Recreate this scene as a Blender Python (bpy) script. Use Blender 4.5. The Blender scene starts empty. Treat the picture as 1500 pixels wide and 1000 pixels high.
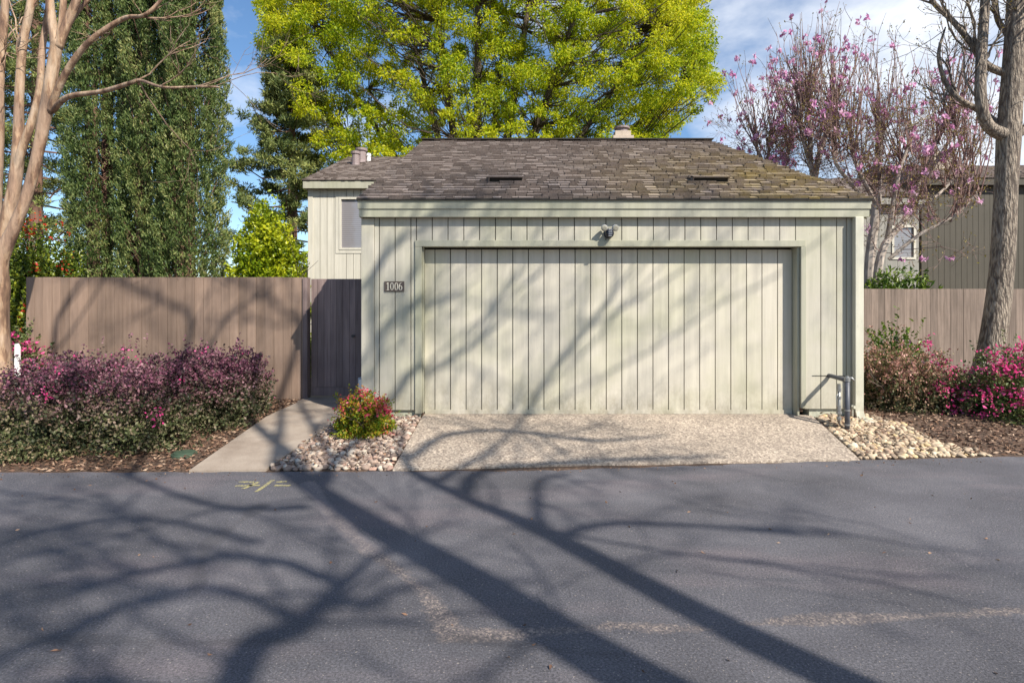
import bpy, math, random
import numpy as np
from mathutils import Vector, Matrix
R = math.radians
sc = bpy.context.scene
COL = sc.collection

# ------------------------------------------------------------------ camera, sky, sun, exposure
F, CX, HY, CZ = 833.0, 750.0, 455.0, 1.33        # focal length and horizon in photo pixels (1500 wide)
cam = bpy.data.cameras.new('camera'); camo = bpy.data.objects.new('camera', cam); COL.objects.link(camo)
camo.location = (0, 0, CZ); camo.rotation_euler = (R(90), 0, 0)
cam.sensor_width = 36; cam.lens = 36*F/1500; cam.shift_y = -(500-HY)/1500; cam.clip_end = 2000; cam.clip_start = .05
sc.camera = camo
SUN = Vector((.677*math.cos(R(41)), -.736*math.cos(R(41)), math.sin(R(41)))).normalized()
sl = bpy.data.lights.new('sun', 'SUN'); sl.energy = 4.7; sl.angle = R(.5); sl.color = (1, .93, .82)
slo = bpy.data.objects.new('sun', sl); COL.objects.link(slo); slo.rotation_euler = SUN.to_track_quat('Z', 'Y').to_euler()
slo.location = (10, -12, 20)
sc.view_settings.view_transform = 'Standard'; sc.view_settings.look = 'None'; sc.view_settings.gamma = 1
sc.view_settings.exposure = 0.74
w = bpy.data.worlds.new('World'); sc.world = w; w.use_nodes = True
nt = w.node_tree; nt.nodes.clear()
def wn(t, **k):
    n = nt.nodes.new(t)
    for a, b in k.items(): setattr(n, a, b)
    return n
sky = wn('ShaderNodeTexSky', sky_type='NISHITA', sun_disc=False, sun_elevation=R(41), sun_rotation=math.atan2(SUN.x, SUN.y))
sky.air_density = 1.0; sky.dust_density = .3; sky.ozone_density = 2.5
hs = wn('ShaderNodeHueSaturation'); hs.inputs['Saturation'].default_value = 1.12; hs.inputs['Value'].default_value = 1.0
tc = wn('ShaderNodeTexCoord'); mp = wn('ShaderNodeMapping'); mp.inputs['Scale'].default_value = (1, 1, 2.0)
mp.inputs['Location'].default_value = (.35, .2, .1)
cn = wn('ShaderNodeTexNoise'); cn.inputs['Scale'].default_value = 2.3; cn.inputs['Detail'].default_value = 7; cn.inputs['Roughness'].default_value = .55
sx = wn('ShaderNodeSeparateXYZ'); ma = wn('ShaderNodeMath', operation='MULTIPLY_ADD'); ma.inputs[1].default_value = .16
cr = wn('ShaderNodeValToRGB'); cr.color_ramp.elements[0].position = .52; cr.color_ramp.elements[1].position = .72
mx = wn('ShaderNodeMixRGB'); mx.inputs['Color2'].default_value = (6.6, 6.8, 7.2, 1)
bg = wn('ShaderNodeBackground'); bg.inputs['Strength'].default_value = .105; wo = wn('ShaderNodeOutputWorld')
L = nt.links.new
L(sky.outputs[0], hs.inputs['Color']); L(tc.outputs['Generated'], mp.inputs[0]); L(mp.outputs[0], cn.inputs['Vector'])
L(tc.outputs['Generated'], sx.inputs[0]); L(sx.outputs['X'], ma.inputs[0]); L(cn.outputs['Fac'], ma.inputs[2])
L(ma.outputs[0], cr.inputs[0]); L(cr.outputs[0], mx.inputs['Fac']); L(hs.outputs[0], mx.inputs['Color1'])
L(mx.outputs[0], bg.inputs['Color']); L(bg.outputs[0], wo.inputs[0])
sc.cycles.use_denoising = True
sc.cycles.max_bounces = 6; sc.cycles.diffuse_bounces = 3; sc.cycles.transmission_bounces = 3; sc.cycles.glossy_bounces = 2

# ------------------------------------------------------------------ helpers
def at(px, py, Y):                       # a point of the place at depth Y
    return Vector(((px-CX)*Y/F, Y, CZ+(HY-py)*Y/F))
def gp(px, py, z=-.2):                   # a point on level ground z
    return at(px, py, F*(CZ-z)/(py-HY))
def tag(o, label=None, cat=None, group=None, kind=None):
    if label: o['label'] = label
    if cat: o['category'] = cat
    if group: o['group'] = group
    if kind: o['kind'] = kind
    return o
def thing(name, label, cat, loc=(0, 0, 0), group=None):
    o = bpy.data.objects.new(name, None); COL.objects.link(o); o.location = loc; o.empty_display_size = .1
    return tag(o, label, cat, group)
def link(name, me, m, parent=None):
    o = bpy.data.objects.new(name, me); COL.objects.link(o)
    if m: me.materials.append(m)
    if parent:
        o.parent = parent
        p = parent; off = Vector((0, 0, 0))
        while p: off += p.location; p = p.parent
        o.location = -off
    return o
class MB:
    def __init__(s, nested=False): s.v = []; s.f = []; s.under = None if nested else MB(True)
    def add(s, v, f):
        n = len(s.v); s.v += [tuple(p) for p in v]; s.f += [tuple(i+n for i in q) for q in f]
    def box(s, x0, x1, y0, y1, z0, z1, M=None, taper=0):
        v = [(x0, y0, z0), (x1, y0, z0), (x1, y1, z0), (x0, y1, z0), (x0, y0, z1), (x1, y0, z1), (x1, y1, z1), (x0, y1, z1)]
        if M is not None: v = [M @ Vector(p) for p in v]
        s.add(v, [(0, 3, 2, 1), (4, 5, 6, 7), (0, 1, 5, 4), (1, 2, 6, 5), (2, 3, 7, 6), (3, 0, 4, 7)])
    def prism(s, poly, d):               # poly: 3-D points, d: offset vector
        n = len(poly); d = Vector(d); v = [Vector(p) for p in poly]; v += [p+d for p in v]
        s.add(v, [tuple(range(n))[::-1], tuple(range(n, 2*n))]+[(i, (i+1) % n, n+(i+1) % n, n+i) for i in range(n)])
    def tube(s, pts, rs, k=8, cap=True):
        pts = [Vector(p) for p in pts]; n = len(pts)
        if not hasattr(rs, '__len__'): rs = [rs]*n
        v = []; f = []; u = None
        for i, p in enumerate(pts):
            t = (pts[min(i+1, n-1)]-pts[max(i-1, 0)]).normalized()
            if u is None: u = t.orthogonal().normalized()
            u = (u-t*u.dot(t)).normalized() if (u-t*u.dot(t)).length > 1e-6 else t.orthogonal().normalized()
            b = t.cross(u)
            for j in range(k):
                a = 2*math.pi*j/k; v.append(p+(u*math.cos(a)+b*math.sin(a))*rs[i])
        for i in range(n-1):
            for j in range(k):
                f.append((i*k+j, i*k+(j+1) % k, (i+1)*k+(j+1) % k, (i+1)*k+j))
        if cap: f += [tuple(range(k))[::-1], tuple(range((n-1)*k, n*k))]
        s.add(v, f)
    def lathe(s, c, ax, prof, k=16):     # prof: (along, radius)
        ax = Vector(ax).normalized(); c = Vector(c); s.tube2([c+ax*a for a, r in prof], ax, [r for a, r in prof], k)
    def tube2(s, pts, ax, rs, k):
        u = ax.orthogonal().normalized(); b = ax.cross(u); v = []; f = []; n = len(pts)
        for p, r in zip(pts, rs):
            for j in range(k):
                a = 2*math.pi*j/k; v.append(p+(u*math.cos(a)+b*math.sin(a))*max(r, 1e-4))
        for i in range(n-1):
            for j in range(k): f.append((i*k+j, i*k+(j+1) % k, (i+1)*k+(j+1) % k, (i+1)*k+j))
        f += [tuple(range(k))[::-1], tuple(range((n-1)*k, n*k))]
        s.add(v, f)
    def build(s, name, m, parent=None, smooth=False, bevel=0):
        if s.under and s.under.v: s.under.build('shade_backing', M['shade_backing'], parent)
        me = bpy.data.meshes.new(name); me.from_pydata(s.v, [], s.f)
        if smooth: me.shade_smooth()
        o = link(name, me, m, parent)
        if bevel:
            b = o.modifiers.new('bevel', 'BEVEL'); b.width = bevel; b.segments = 2; b.limit_method = 'ANGLE'
        return o
def np_mesh(name, V, Fq, m, parent=None, smooth=False):
    me = bpy.data.meshes.new(name); V = np.asarray(V, np.float32); Fq = np.asarray(Fq, np.int32); k = Fq.shape[1]
    me.vertices.add(len(V)); me.vertices.foreach_set('co', V.ravel())
    me.loops.add(Fq.size); me.loops.foreach_set('vertex_index', Fq.ravel())
    me.polygons.add(len(Fq)); me.polygons.foreach_set('loop_start', np.arange(0, Fq.size, k, dtype=np.int32))
    me.update(calc_edges=True)
    if smooth: me.shade_smooth()
    return link(name, me, m, parent)
RNG = np.random.default_rng(7)
def unit(a): return a/np.maximum(np.linalg.norm(a, axis=1, keepdims=True), 1e-9)
def leaf_mesh(name, C, U, ln, wd, m, parent, rng=RNG, fold=.25):
    """diamond leaves: centres C, long axes U; each a pair of folded triangles sharing its midrib"""
    n = len(C); U = unit(U); W = unit(np.cross(U, rng.normal(size=(n, 3)))); N = np.cross(U, W)
    ln = np.broadcast_to(ln, (n,))[:, None]*rng.uniform(.6, 1.3, (n, 1)); wd = np.broadcast_to(wd, (n,))[:, None]*rng.uniform(.7, 1.25, (n, 1))
    a = C-U*ln/2; b = C+U*ln/2; c = C+W*wd/2+N*wd*fold-U*ln*.08; d = C-W*wd/2+N*wd*fold-U*ln*.08
    V = np.stack([a, c, b, d], 1).reshape(-1, 3); i = np.arange(n)*4
    T = np.stack([np.stack([i, i+1, i+2], 1), np.stack([i, i+2, i+3], 1)], 1).reshape(-1, 3)
    return np_mesh(name, V, T, m, parent)

# ------------------------------------------------------------------ materials
class NM:
    def __init__(s, name):
        s.m = bpy.data.materials.new(name); s.m.use_nodes = True; s.t = s.m.node_tree; s.b = s.t.nodes['Principled BSDF']
        s.out = s.t.nodes['Material Output']; s.b.inputs['Roughness'].default_value = .85
        s.pos = s.n('ShaderNodeNewGeometry')
    def n(s, t, **k):
        n = s.t.nodes.new(t)
        for a, b in k.items(): setattr(n, a, b)
        return n
    def l(s, a, b): s.t.links.new(a, b)
    def noise(s, scale, detail=4, rough=.55, vec=None, kind='ShaderNodeTexNoise'):
        m = s.n('ShaderNodeMapping'); m.inputs['Scale'].default_value = scale if hasattr(scale, '__len__') else (scale,)*3
        s.l(vec or s.pos.outputs['Position'], m.inputs[0]); t = s.n(kind); s.l(m.outputs[0], t.inputs['Vector']); t.inputs['Scale'].default_value = 1
        if kind == 'ShaderNodeTexNoise': t.inputs['Detail'].default_value = detail; t.inputs['Roughness'].default_value = rough
        return t
    def ramp(s, fac, stops, interp='LINEAR'):
        r = s.n('ShaderNodeValToRGB'); r.color_ramp.interpolation = interp; e = r.color_ramp.elements
        while len(e) < len(stops): e.new(.5)
        for el, (p, c) in zip(e, stops):
            el.position = p; el.color = (c[0], c[1], c[2], 1) if hasattr(c, '__len__') else (c, c, c, 1)
        s.l(fac, r.inputs[0]); return r.outputs[0]
    def mix(s, fac, a, b, mode='MIX'):
        m = s.n('ShaderNodeMixRGB', blend_type=mode)
        for i, x in ((0, fac), (1, a), (2, b)):
            if hasattr(x, 'links') or hasattr(x, 'is_linked'): s.l(x, m.inputs[i])
            else: m.inputs[i].default_value = x if i == 0 else ((x[0], x[1], x[2], 1) if hasattr(x, '__len__') else (x, x, x, 1))
        return m.outputs[0]
    def bump(s, h, st=.3, dist=.01):
        b = s.n('ShaderNodeBump'); b.inputs['Strength'].default_value = st; b.inputs['Distance'].default_value = dist
        s.l(h, b.inputs['Height']); s.l(b.outputs[0], s.b.inputs['Normal']); return s
    def col(s, c):
        if hasattr(c, 'is_linked'): s.l(c, s.b.inputs['Base Color'])
        else: s.b.inputs['Base Color'].default_value = (c[0], c[1], c[2], 1)
        return s
def painted(name, c, grime=(.6, .62, .5), grain=True, gr=.5, rough=.75):
    k = NM(name); a = k.noise((14, 14, .8), 5, .6); b = k.noise(1.1, 4, .6)
    v = k.ramp(a.outputs['Fac'], [(.3, .86), (.7, 1.06)])
    g = k.ramp(b.outputs['Fac'], [(.42, 1.0), (.68, grime)])
    cc = k.mix(1, k.mix(1, c, v, 'MULTIPLY'), k.mix(gr, 1.0, g), 'MULTIPLY')
    sp = k.n('ShaderNodeSeparateXYZ'); k.l(k.pos.outputs['Position'], sp.inputs[0]); mr = k.n('ShaderNodeMapRange'); mr.inputs[1].default_value = .55; mr.inputs[2].default_value = -.02; k.l(sp.outputs['Z'], mr.inputs[0])
    dn = k.noise((5, 5, 3), 6, .75); dm = k.n('ShaderNodeMath', operation='MULTIPLY'); k.l(k.ramp(dn.outputs['Fac'], [(.40, 0.0), (.70, .9)]), dm.inputs[0]); k.l(mr.outputs[0], dm.inputs[1])
    ft = k.noise((40, 40, 9), 3, .6); sp2 = k.ramp(ft.outputs['Fac'], [(.70, 0.0), (.74, .35)])
    k.col(k.mix(sp2, k.mix(dm.outputs[0], cc, (.20, .175, .12)), (.16, .14, .11))); k.b.inputs['Roughness'].default_value = rough
    t = k.noise((60, 60, 2.5), 4, .6); k.bump(t.outputs['Fac'], .35, .004); return k.m
def leafy(name, cols, tr=.35, rough=.5, scale=1.2, zgrad=None):
    k = NM(name); st = [(i/(max(len(cols)-1, 1)), c) for i, c in enumerate(cols)]
    nz = k.noise(scale, 2, .5)
    ad = k.n('ShaderNodeMath', operation='MULTIPLY_ADD'); ad.inputs[1].default_value = 1.5; ad.inputs[2].default_value = -.75
    k.l(nz.outputs['Fac'], ad.inputs[0])
    a2 = k.n('ShaderNodeMath', operation='MULTIPLY_ADD'); a2.inputs[1].default_value = .75; k.l(k.pos.outputs['Random Per Island'], a2.inputs[0])
    a3 = k.n('ShaderNodeMath', operation='ADD'); k.l(a2.outputs[0], a3.inputs[0]); a3.inputs[1].default_value = .12
    k.l(ad.outputs[0], a2.inputs[2]); c = k.ramp(a3.outputs[0], st)
    if zgrad:
        z0, z1, c2s = zgrad
        sp = k.n('ShaderNodeSeparateXYZ'); k.l(k.pos.outputs['Position'], sp.inputs[0])
        mr = k.n('ShaderNodeMapRange'); mr.inputs[1].default_value = z0; mr.inputs[2].default_value = z1; k.l(sp.outputs['Z'], mr.inputs[0])
        jit = k.n('ShaderNodeMath', operation='MULTIPLY_ADD'); jit.inputs[1].default_value = .9; jit.inputs[2].default_value = -.45
        k.l(k.pos.outputs['Random Per Island'], jit.inputs[0]); sm = k.n('ShaderNodeMath', operation='ADD', use_clamp=True)
        k.l(mr.outputs[0], sm.inputs[0]); k.l(jit.outputs[0], sm.inputs[1])
        c = k.mix(sm.outputs[0], k.ramp(a3.outputs[0], [(i/(len(c2s)-1), q) for i, q in enumerate(c2s)]), c)
    k.col(c); k.b.inputs['Roughness'].default_value = rough; k.b.inputs['Specular IOR Level'].default_value = .3
    t = k.n('ShaderNodeBsdfTranslucent'); k.l(c, t.inputs[0]); mx = k.n('ShaderNodeMixShader'); mx.inputs[0].default_value = tr
    k.l(k.b.outputs[0], mx.inputs[1]); k.l(t.outputs[0], mx.inputs[2]); k.l(mx.outputs[0], k.out.inputs[0]); return k.m
def bark(name, c0, c1, scale=(9, 9, 2), bump=.8, dist=.02):
    k = NM(name); a = k.noise(scale, 6, .65); b = k.noise(2.0, 3)
    k.col(k.mix(1, k.ramp(a.outputs['Fac'], [(.32, c0), (.66, c1)]), k.ramp(b.outputs['Fac'], [(.35, .75), (.65, 1.15)]), 'MULTIPLY'))
    k.bump(a.outputs['Fac'], bump, dist); return k.m
def plain(name, c, rough=.5, metal=0):
    k = NM(name); a = k.noise(25, 4); k.col(k.mix(1, c, k.ramp(a.outputs['Fac'], [(.3, .82), (.7, 1.12)]), 'MULTIPLY'))
    k.b.inputs['Roughness'].default_value = rough; k.b.inputs['Metallic'].default_value = metal; return k.m

M = {}
SAGE = (.46, .43, .355)
M['siding'] = painted('sage_paint', SAGE, (.72, .77, .62), gr=.55)
M['door'] = painted('door_paint', (.52, .48, .395), (.74, .80, .60), gr=.5)
M['trim'] = painted('trim_paint', (.37, .36, .28), (.8, .84, .7), gr=.5)
M['spout'] = painted('spout_paint', (.56, .54, .44), gr=.3, rough=.5)
M['conc_paint'] = painted('painted_concrete', (.50, .50, .40), (.65, .7, .55), gr=.7)
M['house'] = painted('pale_house_paint', (.55, .52, .44), gr=.2)
M['shadehouse'] = painted('olive_paint_shaded', (.065, .056, .04), gr=.3)  # olive tan, darkened to put the tree shade on this wall into the colour
M['wing'] = painted('wing_paint', (.27, .26, .23), gr=.2)
M['white'] = plain('white_paint', (.75, .75, .72), .6)
M['black'] = plain('black_plastic', (.012, .014, .022), .3)
M['gap'] = plain('dark_gap', (.02, .018, .015), .9)
M['shade_backing'] = plain('groove_shade_underlay', (.06, .055, .04), .9)  # dark colour paints the shade inside siding grooves; also the roof underlay
M['glassy'] = plain('lens_glass', (.35, .33, .26), .25)
M['steel'] = plain('galvanised', (.30, .30, .29), .45, .6)
M['pipe'] = plain('grey_pipe', (.07, .075, .09), .5)
M['greybox'] = plain('grey_enclosure', (.38, .40, .44), .5)
M['plaque'] = plain('brown_plaque', (.10, .075, .06), .6)
M['digit'] = plain('brass_letters', (.72, .66, .52), .45)
def worn_yellow():
    k = NM('yellow_marking'); a = k.noise(55, 4, .7); k.col(k.ramp(a.outputs['Fac'], [(.42, (.115, .11, .115)), (.56, (.36, .32, .13))])); return k.m
M['yellow'] = worn_yellow()
M['greenlid'] = plain('green_plastic', (.05, .08, .05), .6)
M['flue'] = plain('flue_metal', (.22, .17, .165), .6)
M['chim'] = painted('chimney_stucco', (.46, .38, .30), gr=.3)
M['rust'] = plain('rusty_strap', (.09, .05, .03), .9)
def window_glass():
    k = NM('window_glass'); k.b.inputs['Roughness'].default_value = .06; k.b.inputs['Specular IOR Level'].default_value = .9
    sp = k.n('ShaderNodeSeparateXYZ'); k.l(k.pos.outputs['Position'], sp.inputs[0])
    wv = k.n('ShaderNodeMath', operation='PINGPONG'); wv.inputs[1].default_value = .03; k.l(sp.outputs['Z'], wv.inputs[0])
    k.col(k.ramp(wv.outputs[0], [(0, (.17, .16, .17)), (.03, (.25, .24, .25))])); return k.m
M['glass'] = window_glass()
def fence_mat(name, c0, c1):
    k = NM(name); a = k.noise((22, 22, 1.3), 6, .65); b = k.noise(1.3, 4)
    isl = k.ramp(k.pos.outputs['Random Per Island'], [(0, .76), (1, 1.16)])
    c = k.mix(1, k.ramp(a.outputs['Fac'], [(.3, c0), (.68, c1)]), isl, 'MULTIPLY')
    k.col(k.mix(1, c, k.ramp(b.outputs['Fac'], [(.35, .85), (.7, 1.12)]), 'MULTIPLY'))
    k.bump(a.outputs['Fac'], .5, .004); return k.m
M['fence'] = fence_mat('brown_fence_stain', (.19, .128, .092), (.265, .185, .138))
M['gate'] = fence_mat('dark_gate_stain', (.14, .10, .095), (.25, .185, .17))
M['fence2'] = fence_mat('weathered_fence', (.14, .105, .08), (.27, .205, .165))
M['fence3'] = fence_mat('tan_fence', (.28, .18, .12), (.38, .27, .19))
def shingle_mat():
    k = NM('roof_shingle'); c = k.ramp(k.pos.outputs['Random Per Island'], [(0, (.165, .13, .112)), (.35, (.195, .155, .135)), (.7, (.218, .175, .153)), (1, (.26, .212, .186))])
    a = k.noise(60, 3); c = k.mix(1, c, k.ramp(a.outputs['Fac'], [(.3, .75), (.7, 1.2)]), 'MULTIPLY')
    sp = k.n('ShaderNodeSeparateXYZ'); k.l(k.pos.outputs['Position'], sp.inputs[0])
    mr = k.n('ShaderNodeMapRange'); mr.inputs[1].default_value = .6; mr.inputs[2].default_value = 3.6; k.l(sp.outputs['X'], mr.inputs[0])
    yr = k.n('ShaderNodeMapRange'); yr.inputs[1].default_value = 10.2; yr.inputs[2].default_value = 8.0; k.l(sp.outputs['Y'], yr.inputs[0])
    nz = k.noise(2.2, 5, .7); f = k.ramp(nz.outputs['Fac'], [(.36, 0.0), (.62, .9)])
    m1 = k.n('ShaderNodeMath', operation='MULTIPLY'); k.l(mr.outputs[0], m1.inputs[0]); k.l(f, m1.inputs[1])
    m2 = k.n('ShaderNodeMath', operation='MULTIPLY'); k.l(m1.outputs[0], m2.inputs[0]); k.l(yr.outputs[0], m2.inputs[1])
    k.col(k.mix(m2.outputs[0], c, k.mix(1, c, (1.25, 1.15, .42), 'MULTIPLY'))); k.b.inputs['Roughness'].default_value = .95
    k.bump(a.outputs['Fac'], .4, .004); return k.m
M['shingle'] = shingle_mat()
def asphalt():
    k = NM('asphalt'); at_ = k.n('ShaderNodeAttribute', attribute_name='wear')
    f = k.noise(85, 5, .85); b = k.noise(1.1, 5, .6); b2 = k.noise((.5, 1.6, 1), 4, .6); s = k.noise(75, 2, .5)
    c = k.ramp(b.outputs['Fac'], [(.3, (.084, .082, .092)), (.52, (.115, .112, .125)), (.75, (.165, .160, .174))])
    c = k.mix(k.ramp(b2.outputs['Fac'], [(.52, 0.0), (.72, .6)]), c, (.185, .155, .165))
    c = k.mix(1, c, k.ramp(f.outputs['Fac'], [(.32, .3), (.5, .95), (.68, 1.9)]), 'MULTIPLY')
    c = k.mix(k.ramp(s.outputs['Fac'], [(.66, 0.0), (.71, .85)]), c, (.40, .35, .31))
    # worn strips where the sealcoat is gone and pale aggregate shows
    w = k.noise(16, 5, .75); wm = k.n('ShaderNodeMath', operation='MULTIPLY_ADD'); wm.inputs[1].default_value = 1.3; wm.inputs[2].default_value = -.65
    k.l(w.outputs['Fac'], wm.inputs[0]); wa = k.n('ShaderNodeMath', operation='ADD'); k.l(at_.outputs['Fac'], wa.inputs[0]); k.l(wm.outputs[0], wa.inputs[1])
    ag = k.noise(110, 1, .5, kind='ShaderNodeTexVoronoi')
    agc = k.ramp(ag.outputs['Color'], [(.2, (.10, .09, .09)), (.6, (.20, .17, .165)), (.9, (.42, .34, .28))])
    c = k.mix(k.ramp(wa.outputs[0], [(.46, 0.0), (.80, .85)]), c, agc)
    st_ = k.n('ShaderNodeAttribute', attribute_name='strip'); c = k.mix(k.ramp(st_.outputs['Fac'], [(.15, 0.0), (.4, .5)]), c, (.20, .18, .19))
    ck = k.n('ShaderNodeAttribute', attribute_name='seam')
    c = k.mix(k.ramp(ck.outputs['Fac'], [(.3, 0.0), (.9, .30)]), c, (.045, .043, .047))
    k.col(c); k.b.inputs['Roughness'].default_value = .8; k.b.inputs['Specular IOR Level'].default_value = .35
    k.bump(f.outputs['Fac'], .9, .012); return k.m
M['asphalt'] = asphalt()
def aggregate():
    k = NM('exposed_aggregate'); v = k.noise(48, kind='ShaderNodeTexVoronoi'); v2 = k.noise(80, kind='ShaderNodeTexVoronoi'); b = k.noise(1.6, 5)
    c = k.ramp(v.outputs['Color'], [(.05, (.07, .052, .042)), (.3, (.20, .155, .12)), (.6, (.38, .31, .24)), (.95, (.72, .60, .46))])
    c2 = k.ramp(v2.outputs['Color'], [(.1, (.18, .145, .12)), (.6, (.36, .30, .245)), (.95, (.60, .51, .40))])
    c = k.mix(.5, c, c2); c = k.mix(1, c, k.ramp(b.outputs['Fac'], [(.3, .78), (.7, 1.12)]), 'MULTIPLY')
    k.col(c); k.bump(v.outputs['Distance'], .6, .006); return k.m
M['aggregate'] = aggregate()
def concrete():
    k = NM('path_concrete'); a = k.noise(2.2, 6, .65); f = k.noise(90, 3, .6)
    c = k.ramp(a.outputs['Fac'], [(.3, (.23, .18, .14)), (.7, (.37, .31, .25))])
    k.col(k.mix(1, c, k.ramp(f.outputs['Fac'], [(.3, .86), (.7, 1.1)]), 'MULTIPLY')); k.bump(f.outputs['Fac'], .3, .003); return k.m
M['concrete'] = concrete()
def soil():
    k = NM('soil'); a = k.noise(25, 6, .7); b = k.noise(2, 4)
    c = k.ramp(a.outputs['Fac'], [(.3, (.035, .022, .015)), (.5, (.09, .055, .035)), (.7, (.17, .11, .075))])
    k.col(k.mix(1, c, k.ramp(b.outputs['Fac'], [(.3, .8), (.7, 1.2)]), 'MULTIPLY')); k.bump(a.outputs['Fac'], 1, .02); return k.m
M['soil'] = soil()
def islands(name, stops, rough=.8, nz=40):
    k = NM(name); a = k.noise(nz, 3); c = k.ramp(k.pos.outputs['Random Per Island'], stops)
    k.col(k.mix(1, c, k.ramp(a.outputs['Fac'], [(.3, .8), (.7, 1.15)]), 'MULTIPLY')); k.b.inputs['Roughness'].default_value = rough
    k.bump(a.outputs['Fac'], .3, .004); return k.m
M['rock'] = islands('river_stone', [(0, (.18, .13, .09)), (.2, (.34, .26, .18)), (.45, (.48, .38, .26)), (.6, (.38, .26, .18)), (.75, (.56, .45, .31)), (.86, (.50, .36, .18)), (1, (.64, .56, .43))])
M['rock2'] = islands('brown_river_stone', [(0, (.14, .10, .08)), (.25, (.26, .19, .15)), (.5, (.37, .29, .23)), (.65, (.34, .21, .16)), (.8, (.44, .35, .27)), (1, (.56, .49, .40))])
M['chip'] = islands('bark_chip', [(0, (.06, .033, .022)), (.4, (.15, .08, .05)), (.75, (.26, .15, .09)), (1, (.42, .30, .21))])
def furrowed():
    k = NM('grey_furrowed_bark'); w_ = k.noise(6, 3); vec = k.mix(.06, k.pos.outputs['Position'], w_.outputs['Color'])
    v = k.noise((38, 38, 7), vec=vec, kind='ShaderNodeTexVoronoi'); a = k.noise((60, 60, 14), 5, .7); b = k.noise(2.5, 3)
    h = k.mix(.45, v.outputs['Distance'], a.outputs['Fac']); c = k.ramp(h, [(.22, (.44, .37, .29)), (.45, (.30, .245, .19)), (.66, (.10, .075, .058))])
    k.col(k.mix(1, c, k.ramp(b.outputs['Fac'], [(.35, .8), (.65, 1.15)]), 'MULTIPLY')); k.bump(k.ramp(h, [(.2, 1.0), (.65, 0.0)]), 1.0, .03); return k.m
M['bark_grey'] = furrowed()
M['bark_dark'] = bark('dark_bark', (.035, .026, .02), (.12, .09, .065))
M['bark_red'] = bark('red_bark', (.07, .035, .022), (.20, .11, .075))
def peeling():
    k = NM('peeling_tan_bark'); a = k.noise((9, 9, 2.2), 5, .6); f = k.noise((30, 30, 5), 5, .7); p = k.noise((6, 6, 1.6), 3, .5)
    c = k.ramp(a.outputs['Fac'], [(.36, (.13, .075, .05)), (.46, (.24, .145, .09)), (.50, (.36, .24, .15)), (.62, (.42, .31, .22))])
    c = k.mix(k.ramp(p.outputs['Fac'], [(.53, 0.0), (.56, .7)]), c, (.30, .20, .14)); k.col(k.mix(1, c, k.ramp(f.outputs['Fac'], [(.3, .62), (.6, 1.1)]), 'MULTIPLY'))
    k.bump(k.mix(.5, a.outputs['Fac'], f.outputs['Fac']), .8, .02); return k.m
M['bark_tan'] = peeling()
M['bark_pale'] = bark('pale_magnolia_bark', (.22, .17, .14), (.48, .42, .36), (8, 8, 3), .4, .01)
M['twig'] = bark('reddish_twig', (.14, .08, .075), (.34, .22, .19))
M['bark_street'] = bark('street_tree_bark', (.10, .08, .07), (.25, .21, .18))
M['lf_green'] = leafy('spring_leaf', [(.15, .25, .008), (.35, .44, .012), (.56, .58, .018), (.72, .67, .03)], .55, scale=.35)
M['lf_pine'] = leafy('pine_needle', [(.05, .085, .028), (.16, .20, .06), (.33, .34, .10)], .2, scale=.6)
M['lf_cyp'] = leafy('cypress_spray', [(.03, .055, .014), (.08, .13, .035), (.17, .215, .065), (.31, .31, .11)], .25, scale=1.3)
M['lf_lemon'] = leafy('citrus_leaf', [(.10, .17, .008), (.30, .37, .015), (.52, .52, .02)], .35, .35, scale=1.5)
M['lf_cam'] = leafy('camellia_leaf', [(.025, .05, .01), (.10, .15, .02), (.36, .38, .04)], .25, .25, scale=1.6)
PUR = [(.028, .018, .026), (.085, .032, .052), (.20, .065, .11), (.33, .19, .21)]
GRN = [(.026, .04, .016), (.07, .085, .036), (.145, .165, .065), (.24, .24, .11)]
M['lf_loro'] = leafy('purple_fringe_leaf', PUR, .25, .5, 2.4, (.12, .66, GRN))
M['lf_loro2'] = leafy('bronze_leaf', [(.05, .09, .025), (.20, .20, .075), (.42, .20, .16), (.60, .36, .30)], .25, .5, 2.0, (-.05, .6, GRN))
M['lf_nand'] = leafy('heavenly_bamboo_leaf', [(.05, .10, .008), (.14, .20, .012), (.36, .22, .02), (.45, .12, .05)], .3, .4, 6, (.0, .5, [(.06, .12, .008), (.16, .23, .015), (.30, .32, .02), (.36, .16, .03)]))
M['lf_red'] = leafy('red_new_leaf', [(.30, .02, .04), (.42, .05, .10), (.42, .12, .04)], .3, .4, 6)
M['lf_aza'] = leafy('azalea_leaf', [(.04, .07, .02), (.11, .15, .045), (.22, .19, .09)], .25, .4, 3)
M['lf_shrub'] = leafy('glossy_green_leaf', [(.03, .07, .01), (.10, .17, .02), (.24, .30, .04)], .3, .35, 3)
M['fl_pink'] = leafy('hot_pink_petal', [(.60, .03, .17), (.80, .08, .30), (.90, .24, .46)], .4, .6, 4)
M['fl_mag'] = leafy('magnolia_petal', [(.58, .20, .46), (.76, .40, .62), (.86, .64, .76)], .4, .6, 2)
M['fl_red'] = leafy('red_petal', [(.5, .03, .015), (.62, .07, .03)], .35, .5, 4)
M['bud'] = leafy('spring_bud', [(.20, .13, .05), (.30, .26, .05)], .3, .6, 3)

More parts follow.
